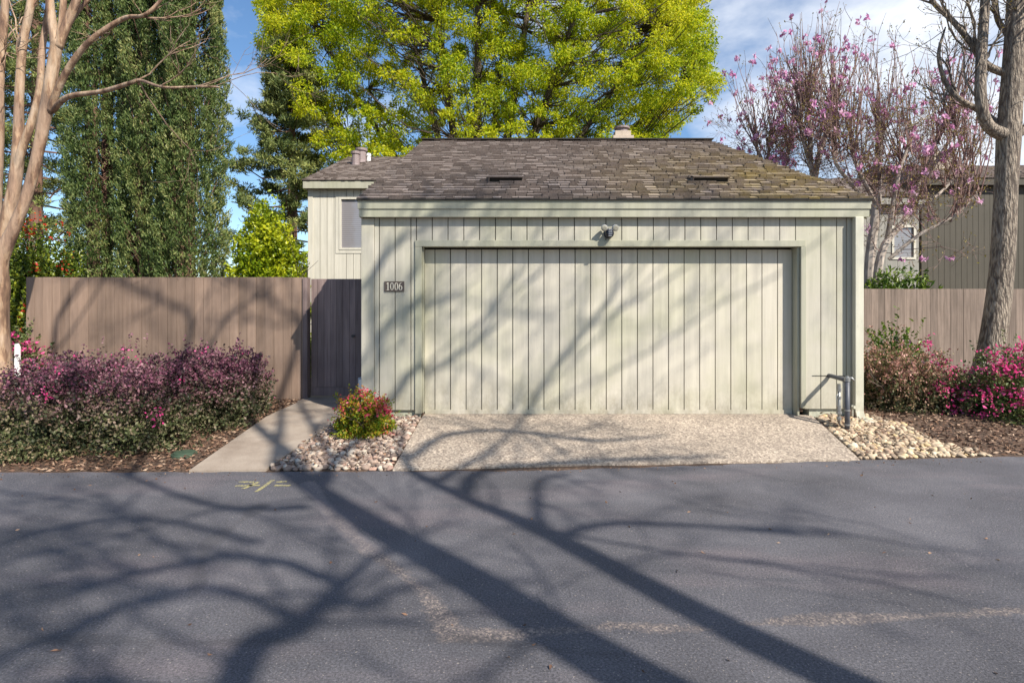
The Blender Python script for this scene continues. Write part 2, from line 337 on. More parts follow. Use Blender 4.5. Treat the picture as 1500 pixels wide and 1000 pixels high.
# ------------------------------------------------------------------ ground, road, driveway, path
EDGE = [(-60, 5.30), (-4.84, 5.38), (-1.15, 5.42), (.2, 5.44), (3.55, 5.82), (5.4, 5.98), (60, 9.0)]
def edge(x): return float(np.interp(x, [e[0] for e in EDGE], [e[1] for e in EDGE]))
def gz(x, y):
    e = edge(x)
    if y <= e: return -.215
    return min(-.02, -.205+.185*(y-e)/(7.2-e)) if e < 7.0 else -.02
xs = [-900, -200, -60, -30, -15, -10]+list(np.arange(-8, 9.01, .25))+[10, 15, 30, 60, 200, 900]
ys = [-900, -200, -60, -20, -8, -3, 0, 3, 4.6]+list(np.arange(5, 7.6, .12))+[8, 9, 11, 15, 25, 60, 200, 900]
V = [(x, y, gz(x, y)+(.004*math.sin(x*5+y*3) if 5.6 < y < 9 and abs(x) < 9 else 0)) for y in ys for x in xs]; nx = len(xs)
Fq = [(j*nx+i, j*nx+i+1, (j+1)*nx+i+1, (j+1)*nx+i) for j in range(len(ys)-1) for i in range(nx-1)]
g = np_mesh('ground', V, Fq, M['soil'], smooth=True); tag(g, 'brown soil of the beds and yards', kind='structure')

def pdist(P, line):
    best = np.full(len(P), 1e9)
    for a, b in zip(line[:-1], line[1:]):
        a = np.array(a); b = np.array(b); d = b-a; t = np.clip(((P-a)@d)/(d@d), 0, 1)
        best = np.minimum(best, np.linalg.norm(P-(a+t[:, None]*d), axis=1))
    return best
def road():
    X = np.concatenate([[-60, -30, -14], np.arange(-7, 7.01, .035), [14, 30, 60]]); T = np.concatenate([np.linspace(0, .55, 100), np.linspace(.56, 1, 12)])
    V = []; S = -1.55
    for t in T:
        for x in X:
            e = edge(x)+.012*math.sin(x*9)+.008*math.sin(x*23+1); V.append((x, e+(S-e)*t, -.2))
    n = len(X); Fq = [(j*n+i, (j+1)*n+i, (j+1)*n+i+1, j*n+i+1) for j in range(len(T)-1) for i in range(n-1)]
    o = np_mesh('road', V, Fq, M['asphalt']); P = np.array(V)[:, :2]
    wob = .03*np.sin(P[:, 0]*7)+.03*np.sin(P[:, 1]*11+P[:, 0]*3)
    G = lambda l: [tuple(gp(a, b))[:2] for a, b in l]
    l1 = G([(455, 705), (478, 740), (505, 775), (560, 818), (622, 868), (645, 900), (658, 932)]); l2 = G([(658, 932), (760, 928), (900, 915), (1010, 921), (1120, 912), (1250, 905), (1400, 898), (1560, 892)])
    wear = np.maximum(np.clip(1-(pdist(P, l1)+wob*.5)/.11, 0, 1), np.clip(1-(pdist(P, l2)+wob*.5)/.085, 0, 1))
    pt = np.exp(-((P-np.array(gp(1150, 735))[:2])**2/np.array([1.0, .16])).sum(1))*.30
    wear = np.maximum(wear, pt)
    l3 = G([(385, 740), (300, 800), (290, 860), (240, 930), (150, 1000)]); l4 = G([(-60, 935), (300, 940), (500, 935), (700, 938), (900, 960)])
    seam = np.maximum(np.clip(1-(pdist(P, l3)+wob)/.06, 0, 1), np.clip(1-(pdist(P, l4)+wob*.6)/.05, 0, 1))
    l5 = G([(452, 708), (468, 730), (485, 752), (510, 780), (548, 806)]); strip = np.clip(1-(pdist(P, l5)+wob*.3)/.085, 0, 1)
    for nm, a in (('wear', wear), ('seam', seam), ('strip', strip)):
        at_ = o.data.attributes.new(nm, 'FLOAT', 'POINT'); at_.data.foreach_set('value', a.astype(np.float32))
    return o
tag(road(), 'dark grey asphalt road with worn pale strips', kind='structure')

def slab(name, poly, m, zo, label, th=.03, sub=14):
    """a slab following the ground: quad poly (near-left, near-right, far-right, far-left) of (x, y, z)"""
    a, b, c, d = [Vector(p) for p in poly]; V = []; n = sub
    for j in range(n+1):
        for i in range(n+1):
            u, v = i/n, j/n; q = (a*(1-u)+b*u)*(1-v)+(d*(1-u)+c*u)*v; V.append(Vector((q.x, q.y, gz(q.x, q.y)+zo)))
    k = len(V); V += [p-Vector((0, 0, th)) for p in V]; q = [(j*(n+1)+i, j*(n+1)+i+1, (j+1)*(n+1)+i+1, (j+1)*(n+1)+i) for j in range(n) for i in range(n)]
    Fq = q+[tuple(k+t for t in f[::-1]) for f in q]
    rim = [i for i in range(n+1)]+[(j*(n+1)+n) for j in range(1, n+1)]+[n*(n+1)+i for i in range(n-1, -1, -1)]+[j*(n+1) for j in range(n-1, 0, -1)]
    Fq += [(rim[i], k+rim[i], k+rim[(i+1) % len(rim)], rim[(i+1) % len(rim)]) for i in range(len(rim))]
    me = bpy.data.meshes.new(name); me.from_pydata([tuple(p) for p in V], [], Fq); o = link(name, me, m); return tag(o, label, kind='structure')
DR = [(-1.14, 5.435, -.196), (3.56, 5.82, -.196), (3.83, 7.34, .0), (-1.13, 7.34, .0)]
slab('driveway', DR, M['aggregate'], .019, 'speckled exposed aggregate driveway in front of the garage door', .06)
PA = [tuple(gp(272, 692, -.19)), tuple(gp(383, 692, -.19)), (-2.02, 8.2, .0), (-3.12, 8.5, .0)]
PA[0] = (PA[0][0], 5.40, -.195); PA[1] = (PA[1][0], 5.43, -.195)
slab('path', PA, M['concrete'], .022, 'pale concrete path running up to the gate', .05)
b = MB(); b.box(-3.14, -1.93, 8.3, 9.6, -.05, .010); tag(b.build('path_landing', M['concrete']), 'concrete at the gate', kind='structure')

def inside(P, poly):
    r = np.zeros(len(P), bool); n = len(poly)
    for i in range(n):
        x1, y1 = poly[i][:2]; x2, y2 = poly[(i+1) % n][:2]
        c = ((y1 > P[:, 1]) != (y2 > P[:, 1])) & (P[:, 0] < (x2-x1)*(P[:, 1]-y1)/((y2-y1) or 1e-9)+x1); r ^= c
    return r
def ico():
    import bmesh
    bm = bmesh.new(); bmesh.ops.create_icosphere(bm, subdivisions=2, radius=1); bm.verts.ensure_lookup_table()
    v = np.array([p.co for p in bm.verts]); f = np.array([[q.index for q in p.verts] for p in bm.faces]); bm.free(); return v, f
IV, IF = ico()
def rocks(label, poly, n, seed, r0=.022, r1=.056, pile=.026, m=None):
    rng = np.random.default_rng(seed); p = np.array([q[:2] for q in poly]); lo, hi = p.min(0), p.max(0); C = []
    tries = 0
    while len(C) < n and tries < 40000:
        tries += 1; c = lo+(hi-lo)*rng.random(2)
        if not inside(c[None], poly)[0]: continue
        lay = 0 if len(C) < n*.75 else 1; mind = .036 if lay == 0 else .045
        if any((c[0]-q[0])**2+(c[1]-q[1])**2 < mind**2 and q[2] == lay for q in C): continue
        C.append((c[0], c[1], lay))
    Vs = []; Fs = []; k = 0
    for x, y, lay in C:
        r = (r0+(r1-r0)*rng.random()**1.3)*(1 if lay == 0 else .8); s = np.array([rng.uniform(.8, 1.2), rng.uniform(.65, 1), rng.uniform(.42, .75)])*r
        a = rng.uniform(0, 6.28); d = unit(rng.normal(size=(5, 3))); v = IV.copy()
        for q in d: v = v-np.clip((v@q)-.62, 0, 1)[:, None]*q*.95
        v = v*s; ti = rng.uniform(-.5, .5); v = v@np.array([[1, 0, 0], [0, math.cos(ti), -math.sin(ti)], [0, math.sin(ti), math.cos(ti)]])
        v = v@np.array([[math.cos(a), -math.sin(a), 0], [math.sin(a), math.cos(a), 0], [0, 0, 1]])
        Vs.append(v+np.array([x, y, gz(x, y)+s[2]*.45+lay*pile])); Fs.append(IF+k); k += len(IV)
    o = np_mesh('river_rocks', np.concatenate(Vs), np.concatenate(Fs), m or M['rock'], smooth=True)
    return tag(o, label, 'rocks', kind='stuff')
RB1 = [(-2.32, 5.47), (-1.2, 5.47), (-1.17, 7.2), (-2.05, 7.2), (-2.05, 7.9), (-2.10, 7.5)]
RB1 = [(PA[1][0]+.03, 5.46), (-1.17, 5.46), (-1.17, 7.17), (-1.98, 7.17), (-1.98, 7.9), (-2.03, 7.9)]
rocks('tan river stones between the concrete path and the driveway', RB1, 1100, 3, m=M['rock2'])
RB2 = [(3.60, 5.87), (5.05, 5.99), (4.75, 6.35), (4.75, 6.9), (4.52, 7.3), (3.86, 7.18)]
rocks('pale tan river stones around the pipes at the garage corner', RB2, 1150, 4)
def chips(label, poly, n, seed, dz=0, name='bark_mulch', ln=.055, wd=.02, cat='mulch'):
    rng = np.random.default_rng(seed); p = np.array([q[:2] for q in poly]); lo, hi = p.min(0), p.max(0)
    P = lo+(hi-lo)*rng.random((n*3, 2)); P = P[inside(P, poly)][:n]; m = len(P)
    C = np.c_[P, [gz(x, y) for x, y in P]]; C[:, 2] += rng.uniform(.004, .03, m)*(0 if dz < 0 else 1)+abs(dz)
    U = rng.normal(size=(m, 3)); U[:, 2] *= .25
    o = leaf_mesh(name, C, U, ln, wd, M['chip'], None, rng); return tag(o, label, cat, kind='stuff')
chips('brown bark mulch and dead leaves under the purple hedge', [(-8, 5.41), (PA[0][0]-.02, 5.42), (-3.12, 8.4), (-3.2, 8.62), (-8, 8.62)], 15000, 5)
chips('brown bark mulch and dead leaves under the right hand shrubs', [(4.85, 6.02), (5.4, 6.02), (10, 6.3), (10, 10), (4.6, 10), (4.6, 7)], 15000, 6)

chips('dry leaf litter lying among the stones left of the driveway', RB1, 260, 7, .05, 'leaf_litter', .045, .022, 'leaves')
chips('dry leaf litter lying among the stones right of the driveway', RB2, 200, 8, .05, 'leaf_litter', .045, .022, 'leaves')
chips('stray dry leaves and grit blown onto the road', [(-7, 2.0), (5, 2.0), (7, 5.9), (3.5, 5.8), (-7, 5.35)], 150, 9, -.021, 'leaf_litter', .028, .014, 'leaves')
chips('dark leaf crumbs washed along the road edge', [(-7, 5.18), (-1.2, 5.25), (3.5, 5.6), (7, 5.9), (7, 6.05), (3.55, 5.8), (-1.2, 5.40), (-7, 5.36)], 420, 10, -.019, 'leaf_litter', .02, .01, 'leaves')

# painted utility marks, box lid
b = MB()
def stroke(b, pts, wd, z):
    for p, q in zip(pts[:-1], pts[1:]):
        p = gp(*p); q = gp(*q); d = (q-p).normalized(); n = Vector((-d.y, d.x, 0))*wd/2
        b.prism([(p-n).xy.to_3d()+Vector((0, 0, z)), (q-n).xy.to_3d()+Vector((0, 0, z)), (q+n).xy.to_3d()+Vector((0, 0, z)), (p+n).xy.to_3d()+Vector((0, 0, z))], (0, 0, .002))
for l in ([(345, 712), (362, 711), (380, 711)], [(356, 716), (378, 706)], [(350, 706), (372, 706)], [(376, 720), (400, 703)], [(402, 711), (425, 711)], [(405, 706), (420, 705)]): stroke(b, l, .035, -.198)
tag(b.build('road_marking', M['yellow']), 'faded yellow sprayed utility mark near the foot of the path', 'marking')
t = thing('valve_box', 'round green plastic irrigation box lid in the mulch beside the path', 'lid', gp(270, 668, -.17))
b = MB(); b.lathe(gp(270, 668, -.17)-Vector((0, 0, .02)), (0, 0, 1), [(0, .125), (.05, .125), (.055, .118)], 24); b.build('rim', M['greenlid'], t)
b = MB(); b.lathe(gp(270, 668, -.17)+Vector((0, 0, .036)), (0, 0, 1), [(0, .105), (.008, .105), (.011, .1)], 24); b.build('lid', M['greenlid'], t)

# ------------------------------------------------------------------ buildings
def siding(b, x0, x1, z0, z1, y, pitch=.2, gap=.011, th=.02, phase=0, back=True, axis='x', face=-1):
    """vertical boards facing -y (axis x) or sideways (axis y)"""
    def bx(a0, a1, d0, d1, q0, q1):        # uses the current b
        if axis == 'x': b.box(a0, a1, d0, d1, q0, q1)
        else: b.box(min(d0, d1), max(d0, d1), a0, a1, q0, q1)
    if axis == 'x': f = lambda d: y+d
    else: f = lambda d: y-face*d
    b0 = b
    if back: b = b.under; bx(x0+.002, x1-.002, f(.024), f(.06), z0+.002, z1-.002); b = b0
    p = x0+phase; a = x0; edges = []
    while p < x1-.03:
        if p-a > .02: edges.append((a, p-gap/2)); a = p+gap/2
        p += pitch
    edges.append((a, x1))
    for e0, e1 in edges: bx(e0, e1, f(0), f(.03), z0, z1)
def shingles(b, el, er, rr, rl, ex=.14, seed=1, wmin=.08, wmax=.20, th=.022):
    """courses over a roof plane: eave left, eave right, ridge right, ridge left"""
    rg = random.Random(seed); el, er, rr, rl = [Vector(p) for p in (el, er, rr, rl)]
    N = (er-el).cross((rl+rr)/2-(el+er)/2).normalized(); U = (er-el).normalized(); S = N.cross(U).normalized()
    H = ((rl+rr)/2-(el+er)/2).dot(S)
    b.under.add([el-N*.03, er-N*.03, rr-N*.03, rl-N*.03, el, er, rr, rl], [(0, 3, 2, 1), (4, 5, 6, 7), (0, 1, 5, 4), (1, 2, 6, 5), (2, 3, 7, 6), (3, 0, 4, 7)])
    k = 0
    while k*ex < H:
        s0 = k*ex-.01; t = max(0, k*ex/H); t1 = min(1, (k+1)*ex/H)
        L0 = (el.lerp(rl, t)-el).dot(U); R0 = (er.lerp(rr, t)-el).dot(U); x = L0-rg.uniform(0, .2)
        while x < R0:
            wd = rg.uniform(wmin, wmax); a = max(x, L0); c = min(x+wd-.008, R0); x += wd
            if c-a < .015: continue
            h = th*rg.choice((.55, .8, 1.2, 1.7)); j = rg.uniform(-.008, .008); s1 = min(s0+ex-rg.uniform(.014, .024), H)
            lb = lambda q: max(0, q)/H*(rl-el).dot(U); rb = lambda q: (er-el).length+max(0, q)/H*(rr-er).dot(U)
            cl = lambda v, q: min(max(v, lb(q)), rb(q))
            p = [el+U*cl(a, s0)+S*(s0+j), el+U*cl(c, s0)+S*(s0+j), el+U*cl(c, s1)+S*s1, el+U*cl(a, s1)+S*s1]
            top = [p[0]+N*(h+.008), p[1]+N*(h+.008), p[2]+N*.008, p[3]+N*.008]
            b.add([q-N*.002 for q in p]+top, [(4, 5, 6, 7), (0, 1, 5, 4), (1, 2, 6, 5), (2, 3, 7, 6), (3, 0, 4, 7)])
        k += 1

GY = 7.2; GX0, GX1 = -1.90, 4.30
gar = thing('garage', 'sage green garage with grooved siding, one wide closed door and brown shingle roof', 'garage', (1.2, 10, 0))
DX0, DX1, DZ = -1.13, 3.62, 2.13       # opening
b = MB(); siding(b, GX0+.16, DX0-.10, .075, 2.52, GY, phase=.06); siding(b, DX0-.10, DX1+.06, DZ+.09, 2.52, GY, phase=.02, back=True)
siding(b, DX1+.06, GX1-.07, .09, 2.52, GY, phase=.23); b.build('wall', M['siding'], gar)
def piece(name, box, m, parent, bevel=0):
    b = MB(); b.box(*box); return b.build(name, m, parent, bevel=bevel)
b = MB(); siding(b, GY+.07, 13.2, .075, 2.6, GX0, axis='y', face=-1); b.build('side_wall', M['siding'], gar)
b = MB(); siding(b, GY+.07, 13.2, .075, 2.6, GX1, axis='y', face=1); b.build('side_wall', M['siding'], gar)
b = MB(); b.box(GX0, GX1, 13.15, 13.25, .05, 2.6); b.build('back_wall', M['siding'], gar)
for q in ((GX0+.02, DX0-.03, GY+.035, GY+.2, -.16, .070), (DX1+.16, GX1-.02, GY+.035, GY+.2, -.2, .088), (GX0+.02, GX0+.1, GY+.2, 13.1, -.1, .074), (GX1-.1, GX1-.02, GY+.2, 13.1, -.1, .088)): piece('foundation', q, M['conc_paint'], gar)
for q in ((GX0-.006, GX0+.155, GY-.012, GY+.05, .075, 2.5), (GX1-.065, GX1+.02, GY-.02, GY+.06, .09, 2.5)): piece('corner_board', q, M['siding'], gar, .004)
# door and its frame
DY = GY+.15
b = MB(); siding(b, DX0+.004, DX1-.004, .03, DZ-.01, DY, pitch=.2013, phase=.13); b.box(DX0+.006, DX1-.006, DY-.012, DY+.05, -.0, .05)
dr = b.build('garage_door', M['door'], gar)
b = MB(); b.box(DX0-.095, DX1+.085, GY-.022, GY+.10, DZ+.01, DZ+.088); b.build('door_header', M['trim'], gar, bevel=.003)
for q in ((DX0-.095, DX0-.012, GY-.02, GY+.12, .03, DZ+.008), (DX1+.032, DX1+.095, GY-.02, GY+.12, .10, DZ+.008)): piece('door_casing', q, M['trim'], gar, .003)
for q in ((DX0-.010, DX0+.002, GY+.03, DY-.002, .03, DZ+.008), (DX1+.002, DX1+.03, GY+.02, DY+.05, .0, DZ+.008)): piece('door_jamb', q, M['trim'], gar, .003)
for q in ((DX0-.03, DX0-.005, GY+.05, DY-.01, -.02, .028), (DX1+.032, DX1+.07, GY+.02, GY+.12, .05, .098)): piece('door_strap', q, M['rust'], gar)
b = MB(); b.box(DX0-.05, DX1+.05, DY+.07, DY+.1, 0, DZ+.1); b.build('door_backing', M['gap'], gar)
# fascia in two steps, soffit
FX0, FX1 = -1.915, 4.47
b = MB(); b.box(FX0, FX1, GY-.09, GY-.05, 2.50, 2.715); b.box(FX0-.012, FX1+.012, GY-.105, GY-.088, 2.60, 2.712)
b.box(FX0, FX0+.03, GY-.048, 13.3, 2.50, 2.70); b.box(FX1-.03, FX1, GY-.048, 13.3, 2.50, 2.70); b.build('fascia', M['trim'], gar, bevel=.004)
b = MB(); b.box(FX0+.03, FX1-.03, GY-.048, GY+.1, 2.525, 2.55); b.box(GX1-.02, FX1-.03, GY+.1, 13.2, 2.525, 2.55); b.build('soffit', M['trim'], gar)
E0, E1, E2, E3 = (FX0-.02, 7.085, 2.722), (FX1+.02, 7.085, 2.722), (FX1+.02, 13.35, 2.722), (FX0-.02, 13.35, 2.722)
Q0, Q1 = (-1.59, 10.2, 4.37), (3.56, 10.2, 4.37)
b = MB(); shingles(b, E0, E1, Q1, Q0, .116, 5); shingles(b, E1, E2, Q1, Q1, .135, 6, th=.005); shingles(b, E2, E3, Q0, Q1, .14, 7); shingles(b, E3, E0, Q0, Q0, .135, 8, th=.005)
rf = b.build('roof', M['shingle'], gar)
b = MB(); b.box(FX0-.02, FX1+.02, 7.07, 7.12, 2.704, 2.728); b.build('drip_edge', M['gap'], rf)
b = MB(); b.box(Q0[0]-.02, Q1[0]+.02, 10.1, 10.3, 4.375, 4.395); b.build('ridge_cap', M['gap'], rf)
sl_ = (4.37-2.722)/(10.2-7.085); al = math.atan(sl_)
for px0, px1 in ((715, 767), (1014, 1068)):
    Y = 7.72; x0 = (px0-CX)*Y/F; x1 = (px1-CX)*Y/F; z = 2.722+(Y-7.085)*sl_+.01
    Mx = Matrix.Translation((0, Y, z))@Matrix.Rotation(al, 4, 'X')
    b = MB(); b.add([Mx@Vector(p) for p in ((x0, -.02, .075), (x1, -.02, .075), (x1, .24, .02), (x0, .24, .02), (x0, -.02, .095), (x1, -.02, .095), (x1, .24, .035), (x0, .24, .035))], [(0, 3, 2, 1), (4, 5, 6, 7), (0, 1, 5, 4), (1, 2, 6, 5), (2, 3, 7, 6), (3, 0, 4, 7)]); b.box(x0, x0+.02, 0, .1, 0, .075, Mx); b.box(x1-.02, x1, 0, .1, 0, .075, Mx)
    v = b.build('roof_vent', M['shingle'], rf)
    b = MB(); b.box(x0+.022, x1-.022, .015, .03, .004, .066, Mx); b.build('vent_opening', M['gap'], rf)
# downspout with a kicked out foot
sxp = 4.335
b = MB()
def rect_tube(b, pts, wx, wy):
    V = []; 
    for i, (p, ax) in enumerate(pts):
        p = Vector(p); ax = Vector(ax); V += [p+Vector((-wx, 0, 0))-ax*wy, p+Vector((wx, 0, 0))-ax*wy, p+Vector((wx, 0, 0))+ax*wy, p+Vector((-wx, 0, 0))+ax*wy]
    n = len(pts); Fq = [(i*4+j, i*4+(j+1) % 4, i*4+4+(j+1) % 4, i*4+4+j) for i in range(n-1) for j in range(4)]+[(3, 2, 1, 0), tuple(range(4*n-4, 4*n))]
    b.add(V, Fq)
rect_tube(b, [((sxp, GY-.075, 2.50), (0, 1, 0)), ((sxp, GY-.075, .08), (0, 1, 0)), ((sxp+.015, GY-.10, .0), (0, .8, .6)), ((sxp+.06, GY-.24, -.06), (0, .4, .9))], .052, .036)
b.build('downspout', M['spout'], gar, bevel=.005)

# number plaque
p0 = at(563, 427, GY-.01); p1 = at(592, 412, GY-.01)
nb = thing('house_number_sign', 'small brown plaque with pale serif numerals fixed to the siding left of the door', 'sign', (p0.x, GY, p0.z))
b = MB(); b.box(p0.x, p1.x, GY-.014, GY-.002, p0.z, p1.z); b.build('plate', M['plaque'], nb, bevel=.002)
b = MB(); Hd = .095; zb = p0.z+.018; yb = GY-.018
def ring(b, cx, cz, ox, oz, ix, iz, y, k=28, a0=0, a1=2*math.pi, dx=0):
    o = []; i = []
    full = abs(a1-a0-2*math.pi) < 1e-6
    for j in range(k+(0 if full else 1)):
        a = a0+(a1-a0)*j/k; o.append((cx+ox*math.cos(a), y, cz+oz*math.sin(a))); i.append((cx+dx+ix*math.cos(a), y, cz+iz*math.sin(a)))
    n = len(o); V = o+i; V += [(p[0], p[1]+.003, p[2]) for p in V]; f = []
    for j in range(n if full else n-1):
        q = (j+1) % n; f += [(j, n+j, n+q, q), (j, q, 2*n+q, 2*n+j), (n+j, 3*n+j, 3*n+q, n+q)]
    b.add(V, f)
wd_ = p1.x-p0.x; cs = [p0.x+wd_*q for q in (.19, .39, .61, .82)]
c = cs[0]; b.box(c-.006, c+.006, yb, yb+.003, zb, zb+Hd); b.box(c-.016, c+.016, yb-.0006, yb+.003, zb-.001, zb+.005)
b.add([(c-.018, yb, zb+Hd*.80), (c-.005, yb-.0004, zb+Hd*.86), (c-.005, yb-.0004, zb+Hd), (c-.018, yb, zb+Hd*.85)], [(0, 1, 2, 3)])
for c in cs[1:3]: ring(b, c, zb+Hd/2, .023, Hd/2+.001, .012, Hd/2-.005, yb)
c = cs[3]; ring(b, c, zb+Hd*.30, .023, Hd*.31, .0115, Hd*.31-.006, yb)
ring(b, c+.018, zb+Hd*.42, .041, Hd*.58, .030, Hd*.56, yb-.0006, 14, R(92), R(185), dx=.001)
b.build('numerals', M['digit'], nb)

# flood light with sensor
c = at(893, 341, GY-.09)
t = thing('flood_light', 'black motion sensor fixture with two round lamp heads under the eave', 'light', (c.x, GY, c.z))
b = MB(); b.lathe((c.x, GY-.002, c.z), (0, -1, 0), [(0, .062), (.02, .062), (.028, .05)], 24); b.build('base', M['black'], t)
b = MB(); b.lathe((c.x, GY-.03, c.z), (0, -1, -.12), [(0, .035), (.015, .052), (.05, .058), (.085, .05), (.105, .03), (.11, .006)], 24); b.build('sensor_body', M['black'], t, True)
b = MB(); 
for k in range(4): b.box(c.x-.022, c.x+.022, GY-.155+k*.004, GY-.14+k*.004, c.z+.03-k*.025, c.z+.038-k*.025)
b.build('sensor_trim', M['greybox'], t)
for s in (-1, 1):
    h = Vector((c.x+s*.058, GY-.09, c.z+.075))
    b = MB(); b.tube([(c.x+s*.02, GY-.03, c.z+.02), (c.x+s*.04, GY-.05, c.z+.06), h+Vector((0, .03, 0))], .009, 8)
    b.lathe(h+Vector((0, .05, 0)), (s*.15, -1, -.25), [(0, .015), (.03, .03), (.07, .041), (.085, .041)], 18); lh = b.build('lamp_head', M['greybox'], t, True)
    b = MB(); b.lathe(h+Vector((0, .05, 0))+Vector((s*.15, -1, -.25)).normalized()*.086, (s*.15, -1, -.25), [(0, .038), (.006, .034), (.01, .02)], 18); b.build('lens', M['glassy'], lh)

# pipes at the right corner
PY = 6.85; x = at(1229, 455, PY).x
t = thing('backflow_pipe', 'thin grey steel riser with valve fittings at the garage corner', 'pipe', (x, PY, -.12))
b = MB(); b.tube([(x, PY, -.14), (x, PY, .45)], .017, 12); b.build('riser', M['steel'], t, True)
for z0, z1, r in ((.02, .05, .028), (.09, .12, .032), (.13, .19, .025), (.27, .30, .027), (.36, .40, .027), (.40, .45, .021)):
    b = MB(); b.lathe((x, PY, z0), (0, 0, 1), [(0, r), (z1-z0, r)], 8); b.build('fitting', M['steel'], t)
b = MB(); b.tube([(x, PY, .15), (x-.03, PY-.01, .18), (x-.035, PY-.01, .31), (x, PY, .34)], .007, 8); b.build('bypass_tube', M['steel'], t, True)
SY = 6.70; x2 = at(1241, 455, SY).x; wc = at(1214, 550, GY)
t = thing('standpipe', 'dark grey upright pipe with a tap, joined to the wall by a level pipe', 'pipe', (x2, SY, -.12))
b = MB(); b.lathe((x2, SY, -.15), (0, 0, 1), [(0, .028), (.66, .028)], 16); b.build('pipe', M['pipe'], t, True)
b = MB(); b.tube([(x2, SY, .50), (x2-.01, SY+.06, .515), (wc.x+.01, GY-.05, wc.z), (wc.x, GY+.01, wc.z)], .026, 12); b.build('crosspipe', M['pipe'], t, True)
b = MB(); b.lathe((x2, SY, .50), (0, 0, 1), [(0, .034), (.04, .034), (.048, .02), (.06, .018)], 16); b.build('cap', M['steel'], t)
b = MB(); b.tube([(x2, SY, .54), (x2+.045, SY-.02, .54), (x2+.065, SY-.03, .505)], .012, 8); b.build('tap', M['steel'], t, True)
for z in (.15, -.02): b = MB(); b.lathe((x2, SY, z), (0, 0, 1), [(0, .034), (.018, .034)], 16); b.build('clamp', M['steel'], t)
x = at(1249, 455, 7.12).x
t = thing('hose_bib', 'small beige tap on a short riser beside the downspout', 'tap', (x, 7.1, -.1))
b = MB(); b.tube([(x, 7.12, -.1), (x, 7.12, .13), (x-.02, 7.09, .145)], .012, 8); b.build('riser', M['spout'], t); b = MB(); b.lathe((x-.0, 7.12, .13), (0, -1, 0), [(-.01, .014), (.03, .02), (.05, .02)], 10); b.build('valve', M['spout'], t)
b = MB(); b.box(3.80, GX1-.08, GY-.006, GY-.001, .505, .511); b.build('flashing', M['gap'], gar)
# grey box on the side wall
t = thing('utility_box', 'small grey electrical box on the garage side wall beside the gate', 'box', (GX0, 7.45, .4))
b = MB(); b.box(GX0-.10, GX0-.004, 7.38, 7.52, .30, .46); b.build('housing', M['greybox'], t, bevel=.006)
b = MB(); b.tube([(GX0-.04, 7.45, -.03), (GX0-.04, 7.45, .3)], .014, 8); b.build('conduit', M['greybox'], t)
b = MB(); b.box(GX0-.085, GX0-.02, 7.37, 7.379, .32, .44); b.build('cover', M['white'], t)

# two storey house behind
hs_ = thing('house', 'pale two storey house with vertical siding and brown shingle roof behind the gate', 'house', (-1, 19, 0))
HX0, HX1, HYf = -5.93, 5.0, 16.6
wx0, wx1 = (497-CX)*HYf/F, (545-CX)*HYf/F; wz0, wz1 = CZ+(HY-366)*HYf/F, CZ+(HY-289)*HYf/F
b = MB(); siding(b, HX0+.12, wx0, 0, 4.9, HYf, .205, .014); siding(b, wx0, wx1, 0, wz0, HYf, .205, .014); siding(b, wx0, wx1, wz1, 4.9, HYf, .205, .014); siding(b, wx1, HX1, 0, 4.9, HYf, .205, .014)
b.build('wall', M['house'], hs_)
b = MB(); siding(b, HYf+.06, 22.6, 0, 4.9, HX0, .205, .014, axis='y', face=-1); siding(b, HYf+.06, 22.6, 0, 4.9, HX1, .205, .014, axis='y', face=1); b.box(HX0, HX1, 22.6, 22.7, 0, 4.9); b.build('side_wall', M['house'], hs_)
b = MB(); b.box(HX0-.02, HX0+.12, HYf-.02, HYf+.05, 0, 4.88); b.build('corner_board', M['house'], hs_)
b = MB(); b.box(HX0-.1, HX1+.1, HYf-.2, HYf-.14, 4.86, 5.08); b.box(HX0-.1, HX0-.04, HYf-.14, 22.8, 4.86, 5.08); b.box(HX0-.04, HX1+.1, HYf-.14, HYf+.1, 4.88, 4.9); b.build('fascia', M['trim'], hs_)
e0, e1, e2, e3 = (HX0-.12, HYf-.22, 5.09), (HX1+.12, HYf-.22, 5.09), (HX1+.12, 22.9, 5.09), (HX0-.12, 22.9, 5.09); q0, q1 = (-5.62, 19.6, 6.62), (4.7, 19.6, 6.62)
b = MB(); shingles(b, e0, e1, q1, q0, .17, 11); shingles(b, e1, e2, q1, q1, .3, 12); shingles(b, e2, e3, q0, q1, .3, 13); shingles(b, e3, e0, q0, q0, .17, 14, th=.005); hrf = b.build('roof', M['shingle'], hs_)
wf = MB(); 
for a in ((wx0, wx0+.06, wz0, wz1), (wx1-.06, wx1, wz0, wz1), (wx0+.06, wx1-.06, wz0, wz0+.06), (wx0+.06, wx1-.06, wz1-.06, wz1)): wf.box(a[0], a[1], HYf-.03, HYf+.08, a[2], a[3])
win = wf.build('window', M['house'], hs_); b = MB(); b.box(wx0+.06, wx1-.06, HYf+.03, HYf+.05, wz0+.06, wz1-.06); b.build('pane', M['glass'], win)
b = MB(); b.box(wx0-.1, wx0-.002, HYf-.015, HYf+.02, wz0-.1, wz1+.05); b.box(wx0, wx1, HYf-.015, HYf+.02, wz0-.1, wz0-.002); b.build('window_trim', M['house'], win)
for px, py, r, h in ((521, 244, .13, .42), (529.5, 238, .17, .42), (540, 236, .07, .25)):
    p = at(px, py, 18.9 if px > 525 else 18.4); b = MB(); zr = 5.09+(p.y-16.38)*(1.53/3.22)
    b.lathe((p.x, p.y, zr-.1), (0, 0, 1), [(0, r*1.2), (.12, r), (h, r*.9), (h+.02, r*1.15), (h+.1, r*1.15), (h+.12, r*.6)], 14); b.build('roof_flue', M['flue'] if r > .1 else M['white'], hrf)
p = at(911, 207, 19.2)
